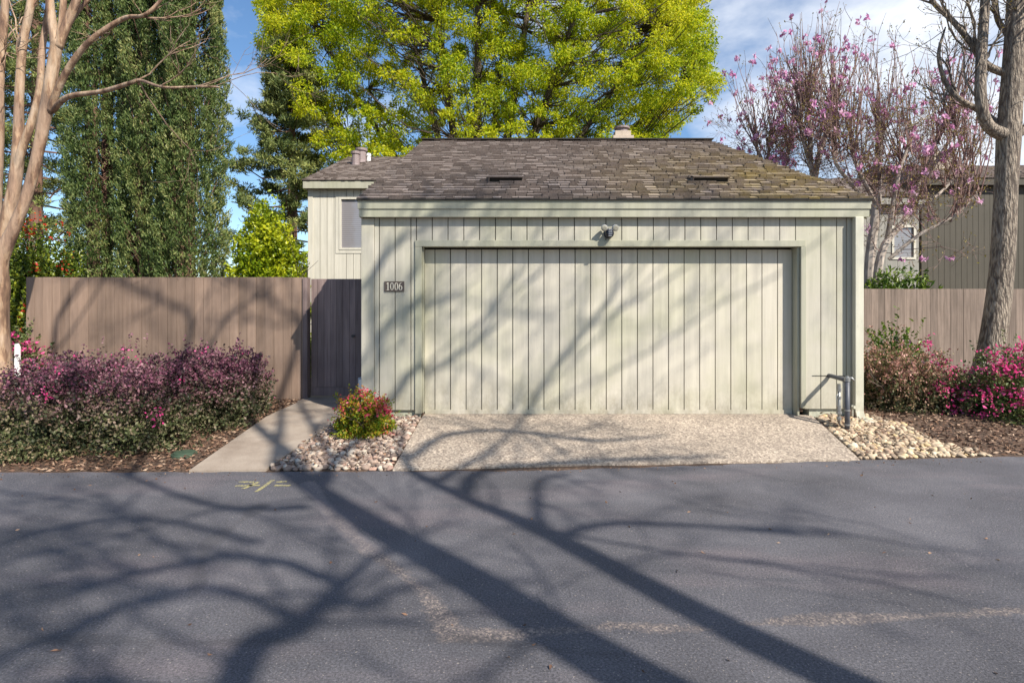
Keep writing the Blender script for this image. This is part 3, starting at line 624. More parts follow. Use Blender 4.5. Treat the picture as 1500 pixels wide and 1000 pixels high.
b = MB(); b.box(p.x-.34, p.x+.34, 18.9, 19.5, 6.2, 7.16); b.box(p.x-.26, p.x+.26, 18.98, 19.42, 7.16, 7.34); ch = b.build('chimney', M['chim'], hrf)
b = MB(); b.lathe((p.x, 19.2, 7.34), (0, 0, 1), [(0, .2), (.1, .2), (.11, .26), (.17, .26), (.2, .1)], 14); b.build('chimney_cap', M['flue'], ch)

# neighbours on the right
def simple_house(name, label, x0, x1, y0, y1, ze, zr, m, win=None, seed=20, chim=None, inset=.5):
    t = thing(name, label, 'house', ((x0+x1)/2, (y0+y1)/2, 0)); b = MB()
    if win:
        a0, a1, c0, c1 = win; siding(b, x0, a0, 0, ze, y0, .2); siding(b, a0, a1, 0, c0, y0, .2); siding(b, a0, a1, c1, ze, y0, .2); siding(b, a1, x1, 0, ze, y0, .2)
    else: siding(b, x0, x1, 0, ze, y0, .2)
    siding(b, y0+.06, y1, 0, ze, x0, .2, axis='y', face=-1); siding(b, y0+.06, y1, 0, ze, x1, .2, axis='y', face=1); b.box(x0, x1, y1, y1+.1, 0, ze); b.build('wall', m, t)
    b = MB(); b.box(x0-.15, x1+.15, y0-.25, y0-.19, ze-.12, ze+.12); b.box(x0-.15, x0-.09, y0-.19, y1+.2, ze-.12, ze+.12); b.build('fascia', m, t)
    yr = (y0+y1)/2; A, B_, C_, D_ = (x0-.18, y0-.28, ze+.13), (x1+.18, y0-.28, ze+.13), (x1+.18, y1+.28, ze+.13), (x0-.18, y1+.28, ze+.13); P, Q = (x0+inset, yr, zr), (x1-inset, yr, zr)
    b = MB(); shingles(b, A, B_, Q, P, .18, seed); shingles(b, B_, C_, Q, Q, .18, seed+1, th=.005); shingles(b, C_, D_, P, Q, .3, seed+2); shingles(b, D_, A, P, P, .18, seed+3, th=.005); r = b.build('roof', M['shingle'], t)
    if win:
        b = MB()
        for q in ((a0, a0+.07, c0, c1), (a1-.07, a1, c0, c1), (a0+.07, a1-.07, c0, c0+.07), (a0+.07, a1-.07, c1-.07, c1)): b.box(q[0], q[1], y0-.03, y0+.08, q[2], q[3])
        f = b.build('window', M['house'], t); b = MB(); b.box(a0+.07, a1-.07, y0+.03, y0+.05, c0+.07, c1-.07); b.build('pane', M['glass'], f)
    if chim:
        b = MB(); b.box(*chim); b.build('chimney', M['chim'], r)
    return t
simple_house('house', 'olive brown house wall with dark roof behind the right hand fence', at(1350, 0, 20).x, 27, 20, 27, CZ+(HY-268)*20/F, 7.3, M['shadehouse'], seed=31, chim=(at(1366, 0, 22.3).x, at(1392, 0, 22.3).x, 22.2, 22.9, 6.0, CZ+(HY-222)*22.3/F))
simple_house('house', 'low grey beige house wing with a window seen between the magnolia trunks', 9.4, at(1346, 0, 18.6).x, 18.6, 23, CZ+(HY-296)*18.6/F, 6.15, M['wing'], win=(at(1306, 0, 18.6).x, at(1341, 0, 18.6).x, CZ+(HY-380)*18.6/F, CZ+(HY-330)*18.6/F), seed=41)

# ------------------------------------------------------------------ fences and gate
def fence(label, x0, x1, y, z0, z1, m, pitch, seed, cat='fence', name='fence', gap=.004, var=.006, posts=True, cap=False):
    rg = random.Random(seed); t = thing(name, label, cat, ((x0+x1)/2, y, z0)); b = MB(); x = x0
    while x < x1-.01:
        wd = min(pitch*rg.uniform(.93, 1.07), x1-x); dz = rg.uniform(-var, var)*(0 if cap else 1); dy = rg.uniform(0, .006); b.box(x, x+wd-gap, y+dy, y+.02+dy, z0, z1+dz); x += wd
    b.build('boards', m, t)
    for z in (z0+.3, z1-.3): piece('rail', (x0, x1, y+.028, y+.07, z, z+.09), m, t)
    if posts:
        n = max(2, int((x1-x0)/2.2)+1)
        for i in range(n):
            xx = x0+.05+(x1-x0-.1)*i/(n-1); b = MB(); b.box(xx-.045, xx+.045, y+.072, y+.16, z0-.1, z1-.03); b.build('post', m, t)
    if cap: b = MB(); b.box(x0, x1, y-.008, y+.06, z1+.002, z1+.012); b.build('cap_rail', m, t)
    return t
FY = 8.6
fx0, fx1 = at(38, 0, FY).x, at(444, 0, FY).x
tf = fence('tall smooth brown board fence behind the purple hedge', fx0, fx1, FY, -.02, CZ+(HY-406)*FY/F, M['fence'], .135, 1, gap=.005, var=.003)
b = MB(); b.box(fx1+.002, fx1+.07, FY-.02, FY+.12, -.05, CZ+(HY-406)*FY/F-.004); b.build('end_post', M['gate'], tf)
g0 = fx1+.075
t = thing('gate', 'dark brown board gate between the fence and the garage', 'gate', (-2.5, FY+.1, 0)); rg = random.Random(5)
b = MB(); x = g0+.01
while x < GX0-.03:
    wd = min(.095*rg.uniform(.9, 1.1), GX0-.02-x); dy = rg.uniform(0, .008); b.box(x, x+wd-.004, FY+.1+dy, FY+.125+dy, .16, CZ+(HY-406)*FY/F-.02); x += wd
b.build('boards', M['gate'], t)
for q in ((g0+.01, GX0-.03, FY+.09, FY+.13, .03, .155), (g0+.01, GX0-.03, FY+.13, FY+.17, 1.5, 1.6)): piece('rail', q, M['gate'], t)
b = MB(); p = at(518, 492, FY+.09); b.lathe(p, (0, -1, 0), [(0, .02), (.01, .02), (.012, .012), (.04, .012), (.045, .022), (.055, .022)], 12); b.build('handle', M['black'], t)
fence('low tan board fence beyond the end of the brown fence', -12, fx0+1.5, 12.2, -.05, CZ+(HY-448)*12.2/F, M['fence3'], .14, 2)
fence('weathered grey brown board fence behind the right hand shrubs', 4.35+.4, 15, 13.0, -.05, CZ+(HY-423)*13.0/F, M['fence2'], .15, 3, var=.004)
b = MB(); pw = at(23, 503, 7.9); b.prism([(pw.x-.035, 7.9, -.08), (pw.x+.05, 7.9, -.08), (pw.x+.045, 7.9, pw.z-.05), (pw.x+.02, 7.9, pw.z), (pw.x-.02, 7.9, pw.z-.01)], (0, .03, 0))
tag(b.build('marker_post', M['white'], bevel=.004), 'short white painted stake beside the tan tree trunk at the left edge', 'post')

# ------------------------------------------------------------------ vegetation generators
def grow(b, p, d, length, r, lv, rng, tips, up=.15, wig=.25, k=6, split=(2, 4), ang=.7, shrink=.62, seg=5, minr=.003, keep=None):
    pts = [Vector(p)]; rs = [r]; d = Vector(d).normalized(); st = length/seg
    for i in range(seg):
        d = (d+Vector(rng.normal(0, wig*.4, 3))+Vector((0, 0, up*.4))).normalized(); pts.append(pts[-1]+d*st); rs.append(max(minr, r*(1-.45*(i+1)/seg)))
    b.tube(pts, rs, k, cap=False); tips.append((pts[-1].copy(), d.copy(), lv)); 
    if lv <= 0: return
    for j in range(rng.integers(*split)+1):
        i = int(rng.integers(max(1, seg//2), seg+1)); ax = d.cross(Vector(rng.normal(size=3))).normalized(); nd = (Matrix.Rotation(rng.uniform(.5, 1.2)*ang, 3, ax)@d)
        grow(b, pts[i], nd, length*shrink*rng.uniform(.8, 1.2), rs[i]*.68, lv-1, rng, tips, up, wig, max(3, k-1), split, ang, shrink, seg, minr)
def limb(b, pts, rs, k=10, n=6, jit=0, rng=None):
    """a smooth tapering limb through control points"""
    P = [Vector(p) for p in pts]; Q = []; S = []
    for i in range(len(P)-1):
        p0, p1, p2, p3 = P[max(i-1, 0)], P[i], P[i+1], P[min(i+2, len(P)-1)]
        for j in range(n):
            t = j/n; Q.append(.5*((2*p1)+(p2-p0)*t+(2*p0-5*p1+4*p2-p3)*t*t+(-p0+3*p1-3*p2+p3)*t**3)); S.append(rs[i]+(rs[i+1]-rs[i])*t)
    Q.append(P[-1]); S.append(rs[-1])
    if jit:
        o = Vector((0, 0, 0))
        for i in range(1, len(Q)): o = o*.75+Vector(rng.normal(0, jit, 3)); Q[i] = Q[i]+o; S[i] *= rng.uniform(.85, 1.12)
    b.tube(Q, S, k); return Q, S
def clump_leaves(centres, radii, n_per, rng, squash=.8, shell=.55):
    C = []; U = []
    for c, r, n in zip(centres, radii, n_per):
        d = unit(rng.normal(size=(n, 3))); rad = r*(shell+(1-shell)*rng.random((n, 1))**.7)*(1+.25*rng.normal(size=(n, 1))*.5); p = d*rad; p[:, 2] *= squash
        C.append(np.array(c)+p); U.append(d+rng.normal(0, .6, (n, 3)))
    return np.concatenate(C), np.concatenate(U)
def dent(P, c, rng, amt, ws=.17):
    """pull leaves inwards in small hollows so the surface breaks into tufts"""
    f = np.zeros(len(P))
    for _ in range(7):
        k_ = unit(rng.normal(size=(1, 3)))[0]*rng.uniform(.6, 1.5)*6.28/ws; f += np.sin(P@k_+rng.uniform(0, 6.28))
    g = np.clip(f/2.2, -1, 1)*.5+.5; return c+(P-c)*(1-amt*(1-g)**1.5)[:, None]
def shrub(name, label, cat, c, rad, n, ln, wd, m, seed, stems=9, flowers=None, group=None, lump=.22, part='foliage', mb_='bark_dark', inner=.45, flat=1.0, fmask=None, frad=.05, upb=.25, dents=.42, lw=.20):
    """rounded bush from the ground at c, half sizes rad, made of leaf clusters on stems"""
    rng = np.random.default_rng(seed); t = thing(name, label, cat, c, group); c = np.array(c); rad = np.array(rad)
    K = unit(rng.normal(size=(14, 3))); A = rng.uniform(.4, 1, 14)
    d = unit(rng.normal(size=(n, 3))); d[:, 2] = np.abs(d[:, 2])*1.0-.12*rng.random(n)*(rng.random(n) < .5)
    bulge = np.minimum(.2, (np.maximum(0, (d@K.T)-.62)*A).sum(1)*lump*2); rr = (inner+(1-inner)*rng.random(n)**.45)*(.93+bulge-.1*lump+rng.normal(0, .022, n))
    e = np.abs(d)**flat*np.sign(d); P = c+e*rad*rr[:, None]; P = dent(P, c, rng, dents, lw); P[:, 2] = np.maximum(P[:, 2], c[2]+.01+rng.random(n)*.05)
    U = d*.6+rng.normal(0, .7, (n, 3))+np.array([0, 0, upb])
    # stray shoots
    ns = 26; sd = unit(rng.normal(size=(ns, 3))); sd[:, 2] = np.abs(sd[:, 2])+.25; sd = unit(sd); sp = []
    for q in sd:
        base = c+np.abs(q)**flat*np.sign(q)*rad*.92; L_ = rng.uniform(.06, .15)*min(rad[2], 1)/.5; m_ = 14
        tt = rng.random((m_, 1)); sp.append(base+(q+np.array([0, 0, .5]))*tt*L_+rng.normal(0, .012, (m_, 3)))
    sp = np.concatenate(sp); P = np.concatenate([P, sp]); U = np.concatenate([U, rng.normal(0, .8, (len(sp), 3))])
    leaf_mesh(part, P, U, ln, wd, m, t, rng)
    b = MB()
    for i in range(stems):
        a = rng.uniform(0, 6.28); q = rng.uniform(.2, .8); tip = c+np.array([math.cos(a)*rad[0]*q, math.sin(a)*rad[1]*q, rad[2]*rng.uniform(.6, .9)])
        tips = []; st = Vector(c+np.array([math.cos(a)*rad[0]*.12, math.sin(a)*rad[1]*.12, -.05])); grow(b, st, Vector(tip)-st, (Vector(tip)-st).length*.5, min(.03, .011*rad[2]/.5), 2, rng, tips, .1, .3, 5, (2, 3))
    b.build('stems', M[mb_], t)
    if flowers:
        fm, nf, per, sz = flowers; fd = unit(rng.normal(size=(nf*6, 3))); fd[:, 2] = np.abs(fd[:, 2])
        if fmask is not None: fd = fd[fmask(fd)]
        fd = fd[:nf]; C = []
        for q in fd:
            k_ = max(2, int(per*rng.uniform(.5, 1.4))); C.append(c+np.abs(q)**flat*np.sign(q)*rad*rng.uniform(.9, 1.05)+rng.normal(0, frad, (k_, 3)))
        C = np.concatenate(C); leaf_mesh('blossoms', C, rng.normal(size=C.shape), sz, sz*.7, fm, t, rng)
    return t

# hedge of three fringe flower shrubs
G1 = 'purple leaved shrubs along the brown fence'
H = lambda px, Y: (px-CX)*Y/F
shrub('fringe_flower_shrub', 'purple and green shrub at the gate end of the hedge, beside the path', 'shrub', (H(318, 7.1), 7.1, -.07), (.56, .66, .92), 23000, .040, .026, M['lf_loro'], 101, 12, (M['fl_pink'], 5, 10, .035), G1, flat=.62, lump=.3)
shrub('fringe_flower_shrub', 'widest purple and green shrub in the middle of the hedge', 'shrub', (H(200, 6.5), 6.5, -.14), (.90, .92, 1.0), 44000, .040, .026, M['lf_loro'], 102, 16, (M['fl_pink'], 20, 12, .035), G1, flat=.62, lump=.32)
shrub('fringe_flower_shrub', 'purple and green shrub at the left end of the hedge, beside the tan trunk', 'shrub', (H(100, 6.6), 6.6, -.14), (.60, .88, .92), 29000, .040, .026, M['lf_loro'], 103, 14, (M['fl_pink'], 9, 9, .035), G1, flat=.7, lump=.35)
shrub('ground_plant', 'low sparse grey purple plant trailing at the left road edge', 'plant', (H(40, 5.9), 5.85, -.18), (.75, .34, .20), 2600, .04, .026, M['lf_loro2'], 104, 10, group=None, lump=.4, inner=.2)
shrub('azalea_bush', 'small pink flowering azalea behind the white stake', 'shrub', (H(20, 8.3), 8.35, -.02), (.42, .3, .98), 3200, .05, .03, M['lf_aza'], 105, 7, (M['fl_pink'], 26, 16, .05), None, fmask=lambda d: d[:, 2] > .5)
# heavenly bamboo
t = shrub('heavenly_bamboo', 'small red and green shrub among the stones left of the garage door', 'shrub', (H(531, 6.45), 6.5, -.09), (.34, .30, .50), 9500, .032, .018, M['lf_nand'], 106, 10, (M['lf_red'], 42, 14, .036), None, lump=.6, frad=.03, flat=.9, fmask=lambda d: (d[:, 2] > .45) | (np.abs(d[:, 0]) > .7))
# right bed
shrub('fringe_flower_shrub', 'bronze green shrub with pink blooms against the garage corner', 'shrub', (H(1318, 7.9), 7.9, -.04), (.68, .6, .92), 24000, .038, .025, M['lf_loro2'], 107, 16, (M['fl_pink'], 26, 16, .04), None, lump=.4, flat=.8, inner=.3, fmask=lambda d: (d[:, 0] > .1) & (d[:, 1] < .1))
shrub('azalea_bush', 'hot pink azalea in full bloom at the right edge of the picture', 'shrub', (H(1492, 7.3), 7.3, -.08), (.68, .55, .92), 15000, .04, .025, M['lf_aza'], 108, 12, (M['fl_pink'], 75, 20, .046), None, lump=.4, frad=.05, flat=.85, fmask=lambda d: d[:, 1] < .4)
shrub('fringe_flower_shrub', 'low dark shrub with a few pink blooms in front of the grey trunk', 'shrub', (H(1405, 7.6), 7.6, -.06), (.44, .4, .5), 6000, .044, .028, M['lf_loro2'], 109, 9, (M['fl_pink'], 14, 13, .04), None, lump=.4, inner=.3)
shrub('rhododendron', 'leggy light green shrub with one magenta bloom behind the bronze shrub', 'shrub', (H(1312, 8.7), 8.7, -.02), (.48, .35, 1.08), 2600, .075, .032, M['lf_shrub'], 110, 9, (M['fl_mag'], 3, 22, .06), None, lump=.6, inner=.6, fmask=lambda d: (d[:, 0] > .35) & (d[:, 2] > .3))
shrub('evergreen_shrub', 'glossy green shrub rising over the top of the right hand fence', 'shrub', (H(1322, 13.8), 13.9, -.02), (.95, .6, 2.25), 12000, .16, .045, M['lf_shrub'], 111, 9, None, None, lump=.35, flat=.7)
shrub('lemon_tree', 'bright yellow green citrus bush above the fence beside the house', 'tree', (H(386, 11.4), 11.6, -.02), (.98, .75, 3.6), 42000, .085, .045, M['lf_lemon'], 112, 12, None, None, lump=.8, flat=1.05, part='crown', inner=.6, dents=.3, lw=.4)
shrub('camellia_bush', 'dark green camellia dotted with red flowers behind the end of the fence', 'shrub', (H(50, 11.0), 11.0, -.02), (.95, .7, 3.1), 32000, .075, .045, M['lf_cam'], 113, 12, (M['fl_red'], 70, 8, .055), None, lump=.4, flat=.8, inner=.6, fmask=lambda d: d[:, 1] < .3)

# cypresses
def cypress(label, x, y, rx, h, n, seed, lean=0):
    rng = np.random.default_rng(seed); t = thing('cypress_tree', label, 'tree', (x, y, 0), 'tall cypresses behind the brown fence')
    z = h*rng.random(n)**.8; a = rng.uniform(0, 2*math.pi, n)
    prof = np.interp(z/h, [0, .06, .3, .7, .9, 1], [.78, .98, 1, .8, .45, .05])
    K = 9; ph = rng.uniform(0, 6.28, (K, 2)); kk = rng.integers(2, 8, K); kz = rng.uniform(.5, 2.6, K); am = rng.uniform(.02, .06, K)
    lump = 1+sum(am[i]*np.sin(kk[i]*a+kz[i]*z+ph[i, 0]) for i in range(K))
    rr = rx*prof*lump*(.66+.34*rng.random(n)**.4)*(1+rng.normal(0, .03, n)); 
    # bare hollows where stems show
    hol = (np.sin(a*3+z*.5+ph[0, 1])+.6*np.sin(a*5-z*.9+ph[1, 1])+.6*np.sin(z*2.3+a*2)) > 1.55
    rr = rr*(1-.30*np.clip(sum(np.sin(rng.uniform(3, 9)*a*1.0+rng.uniform(1, 3.5)*z+rng.uniform(0, 6)) for _ in range(5))/2.5, 0, 1))
    keep = ~(hol & (rng.random(n) < .93)); x0 = x+lean*z
    P = np.stack([x0+rr*np.cos(a), y+rr*np.sin(a), z+.1], 1)[keep]; U = np.stack([.55*np.cos(a), .55*np.sin(a), np.full(n, 1.15)], 1)[keep]+rng.normal(0, .55, (keep.sum(), 3))
    P = dent(P, np.array([x, y, 0])*np.array([1, 1, 0])+P*np.array([0, 0, 1]), rng, .25, .35); leaf_mesh('crown', P, U, .074, .023, M['lf_cyp'], t, rng)
    b = MB()
    for i in range(6):
        q = rng.uniform(0, 6.28); o = rng.uniform(.1, .45)*rx; b.tube([(x+math.cos(q)*.12, y+math.sin(q)*.12, -.1), (x+math.cos(q)*o+lean*h*.3, y+math.sin(q)*o, h*.3), (x+math.cos(q)*o*1.1+lean*h*.8, y+math.sin(q)*o*1.1, h*.8)], [.09, .06, .02], 6)
    for i in range(150):
        zz = rng.uniform(.3, h*.85); q = rng.uniform(0, 6.28); b.tube([(x+lean*zz, y, zz), (x+lean*zz+math.cos(q)*rx*.45, y+math.sin(q)*rx*.45, zz+.35), (x+lean*zz+math.cos(q)*rx*.75, y+math.sin(q)*rx*.75, zz+.9)], [.02, .014, .004], 4, False)
    b.build('trunk', M['bark_red'], t)
cypress('left cypress of the tall row, dark green', H(152, 12.3), 12.3, .76, 13, 150000, 201)
cypress('middle cypress of the tall row, with brown stems showing', H(222, 12.0), 12.1, .80, 12.5, 150000, 202)
cypress('right cypress of the tall row, greyer green', H(280, 11.8), 11.8, .77, 12, 150000, 203)

# pines
def pine(label, x, y, h, w, seed, n=22000, z0=3.0):
    rng = np.random.default_rng(seed); t = thing('pine_tree', label, 'tree', (x, y, 0), 'pines beyond the yard'); b = MB()
    limb(b, [(x, y, -.1), (x+.1, y, h*.5), (x, y, h)], [.3, .2, .03], 9); cs = []; rs = []
    nb = 75
    for i in range(nb):
        zz = z0+(h-z0)*(i/nb)**.9; q = i*2.4+rng.normal(0, .3); L_ = w*(1-.8*((zz-z0)/(h-z0))**2.2)*rng.uniform(.65, 1.1); dz = rng.uniform(.05, .3)*L_
        p0 = Vector((x, y, zz)); p1 = p0+Vector((math.cos(q)*L_*.5, math.sin(q)*L_*.5, -.05*L_)); p2 = p0+Vector((math.cos(q)*L_, math.sin(q)*L_, dz)); b.tube([p0, p1, p2], [.06, .035, .012], 4, False)
        for j in range(7):
            f = rng.uniform(.45, 1.05); p = p0.lerp(p2, f)+Vector(rng.normal(0, .16*L_, 3)*np.array([1, 1, .5])); cs.append(tuple(p)); rs.append(rng.uniform(.22, .5))
    b.build('trunk', M['bark_red'], t); C, U = clump_leaves(cs, rs, [max(4, n//len(cs))]*len(cs), rng, .7, .25); U[:, 2] += .4
    leaf_mesh('crown', C, U, .22, .045, M['lf_pine'], t, rng)
pine('dark pine between the cypresses and the bright green tree', H(425, 25), 25, 13.4, 2.5, 301, 70000, 1.5)
pine('tall pine behind the tan trunks at the left edge', H(50, 24), 24, 19, 3.4, 302, 60000, 3)
pine('leftmost pine, partly cut by the picture edge', H(-40, 27), 27, 18, 3.6, 303, 40000, 3)

# big spring green tree
def big_tree():
    rng = np.random.default_rng(401); Y = 27.5; bx = H(700, Y)
    t = thing('elm_tree', 'huge bright yellow green tree filling the sky behind the garage roof', 'tree', (bx, Y, 0)); b = MB(); nodes = []
    tops = [((400, 70), .16), ((450, 20), .22), ((590, -10), .26), ((620, -130), .26), ((700, -170), .3), ((800, -160), .28), ((880, -90), .25), ((960, 40), .2), ((1010, 110), .15), ((540, 130), .16), ((840, 60), .2), ((740, 20), .24)]
    for (px, py), r in tops:
        e = at(px, py, Y+rng.uniform(-3.2, 3.2)); s = Vector((bx+rng.uniform(-.5, .5), Y+rng.uniform(-.4, .4), 0)); m1 = Vector((bx+(e.x-bx)*.22, Y+(e.y-Y)*.2, 5.5)); m2 = Vector((bx+(e.x-bx)*.62, Y+(e.y-Y)*.6, 5.5+(e.z-5.5)*.5))
        Q, S = limb(b, [s, m1, m2, e], [r*1.1, r*.9, r*.55, .05], 8, 7); nodes += [(q, s_) for q, s_ in zip(Q[7:], S[7:])]
    cs = []; rs = []
    # crown outline as seen: widest low on the left, feathered on the right
    def ok(p):
        px = CX+p[0]*F/p[1]; py = HY-(p[2]-CZ)*F/p[1]
        right = np.interp(py, [-400, -150, 0, 60, 110, 140, 190, 215, 240], [880, 1010, 1035, 1045, 1050, 1055, 1000, 960, 900]); left = np.interp(py, [-400, -150, 0, 60, 140, 200, 245, 265], [600, 470, 375, 385, 425, 440, 470, 520])
        return left < px < right and py < 262 and py > -170
    tries = 0
    while len(cs) < 2600 and tries < 60000:
        tries += 1; p = np.array([rng.uniform(-14, 11), Y+rng.uniform(-5.5, 5.5), rng.uniform(7.5, 26)])
        if not ok(p): continue
        if rng.random() < .35*math.exp(-((p[2]-11)/3)**2)*(1 if abs(p[0]-bx) < 6 else .2): continue
        cs.append(p); rs.append(rng.uniform(.22, .62))
    NP = np.array([n[0] for n in nodes])
    for p, r in zip(cs, rs):
        dd = np.linalg.norm(NP-p, axis=1)+np.maximum(0, NP[:, 2]-p[2]+.5)*2; i = int(dd.argmin()); q = nodes[i][0]; P = Vector(p)
        mid = q.lerp(P, .5)+Vector((0, 0, -.12*(P-q).length)); b.tube([q, mid, P], [.035, .022, .008], 4, False)
    # drooping feathery sprays on the right margin
    C, U = clump_leaves(cs, rs, [int(150*r/.42) for r in rs], rng, .75, .3); U[:, 2] -= .5
    b.build('trunk', M['bark_dark'], t); leaf_mesh('crown', C, U, .145, .062, M['lf_green'], t, rng)
big_tree()

# magnolias: pale trunks, pollard heads, sheaves of upright shoots with pink flowers
def magnolia(label, base, limbs, seed, nsh=26, hs=(2.0, 3.4), fl=5, mat='bark_pale', Y=14.5):
    rng = np.random.default_rng(seed); t = thing('magnolia_tree', label, 'tree', base, 'pink magnolias behind the garage'); b = MB(); sh = MB(); fc = []; bd = []
    for pts, r in limbs:
        P = [at(px, py, Y+dy) for px, py, dy in pts]; P = [Vector(base)]+P if r > .1 else P
        r = r*.72; rs = np.linspace(r, r*.5, len(P)); limb(b, P, list(rs), 8, 5); head = P[-1]
        b.lathe(head-Vector((0, 0, .06)), (0, 0, 1), [(0, r*.5), (.05, r*.62), (.1, r*.6), (.14, r*.2)], 8)
        for k in range(int(nsh*1.0)):
            u = rng.random()**1.5; q = P[-1].lerp(P[-2], u) if rng.random() < .8 or len(P) < 3 else P[-2].lerp(P[-3], rng.random()); q = q+Vector(rng.normal(0, .06, 3)); a = rng.uniform(0, 6.28); s = rng.uniform(.05, .8); L_ = rng.uniform(*hs)*(1-.25*s); d = Vector((math.cos(a)*s, math.sin(a)*s, .8)).normalized()
            pp = [q]
            for j in range(5): d = (d+Vector(rng.normal(0, .10, 3))+Vector((0, 0, .30))).normalized(); pp.append(pp[-1]+d*L_/5)
            sh.tube(pp, [.016, .014, .012, .010, .007, .004], 4, False)
            for j in range(rng.integers(3, 7)):
                i = rng.integers(0, 5); o = pp[i].lerp(pp[i+1], rng.random()); e = o+Vector((rng.normal(0, .17), rng.normal(0, .17), rng.uniform(.08, .55))); sh.tube([o, (o+e)/2+Vector(rng.normal(0, .03, 3)), e], [.006, .005, .003], 3, False); bd.append(tuple(e))
                for _ in range(2): bd.append(tuple(o.lerp(e, rng.random())))
                if rng.random() < fl*.016: fc.append(tuple(e))
            if rng.random() < fl*.03: fc.append(tuple(pp[-1]))
        tw = []
        for k in range(10):
            i = int(rng.integers(0, len(P)-1)); q = P[i].lerp(P[i+1], rng.random())
            if q.z < 2.7: continue
            grow(sh, q, Vector((rng.normal(), rng.normal(), .3)), rng.uniform(.4, .85), .012, 3, rng, tw, .15, .5, 4, (2, 4), .9, .7, 4, .003)
        for p_, d_, l_ in tw:
            if l_ < 2: bd.append(tuple(p_))
            if l_ == 0 and rng.random() < fl*.006: fc.append(tuple(p_))
    b.build('trunk', M[mat], t); sh.build('branches', M['twig'], t)
    if fc:
        fc = np.array(fc); n = 8; C = np.repeat(fc, n, 0)+rng.normal(0, .035, (len(fc)*n, 3)); U = rng.normal(0, .6, C.shape); U[:, 2] += .8; leaf_mesh('blossoms', C, U, .135, .07, M['fl_mag'], t, rng)
    bd = np.array(bd); leaf_mesh('buds', bd, rng.normal(size=bd.shape)+np.array([0, 0, 1]), .07, .028, M['bud'], t, rng)
magnolia('magnolia with thick pale forked trunk between the garage corner and the olive house', tuple(at(1272, 478, 14.5)*1)[:2]+(-.05,), [
    ([(1273, 395, 0), (1284, 300, 0), (1287, 220, .2), (1290, 180, .2)], .19), ([(1290, 375, -.1), (1330, 315, 0), (1360, 230, .3), (1395, 160, .5)], .15),
    ([(1284, 300, 0), (1260, 255, -.2), (1245, 215, -.2)], .09), ([(1300, 350, -.1), (1315, 260, -.4), (1330, 215, -.5)], .09), ([(1340, 290, .2), (1385, 215, 0), (1400, 190, 0)], .08),
    ([(1265, 290, 0), (1225, 240, -.2), (1222, 200, 0)], .08), ([(1302, 380, -.1), (1345, 345, -.3), (1395, 318, -.5), (1430, 285, -.6)], .07), ([(1330, 315, 0), (1380, 280, .2), (1425, 225, .3)], .07)], 501, 24, (1.6, 3.3), 5)
magnolia('magnolia rising just behind the slope of the garage roof', tuple(at(1195, 478, 15.2))[:2]+(-.05,), [
    ([(1193, 300, 0), (1197, 240, 0), (1215, 180, .1), (1222, 145, .1)], .15), ([(1195, 300, 0), (1188, 240, 0), (1185, 160, -.2), (1182, 140, -.2)], .12), ([(1190, 250, -.2), (1175, 200, -.1), (1170, 165, -.2)], .085)], 502, 34, (1.5, 2.9), 5, Y=15.2)
magnolia('smallest magnolia with the densest pink flowers, nearest the green tree', tuple(at(1115, 478, 16.5))[:2]+(-.05,), [
    ([(1120, 300, 0), (1120, 250, 0), (1108, 215, 0), (1105, 200, 0)], .10), ([(1120, 300, 0), (1125, 230, .2), (1130, 195, .2)], .09), ([(1140, 300, 0), (1150, 240, .2), (1158, 200, .2)], .09)], 503, 21, (1.2, 2.9), 13, Y=16.5)

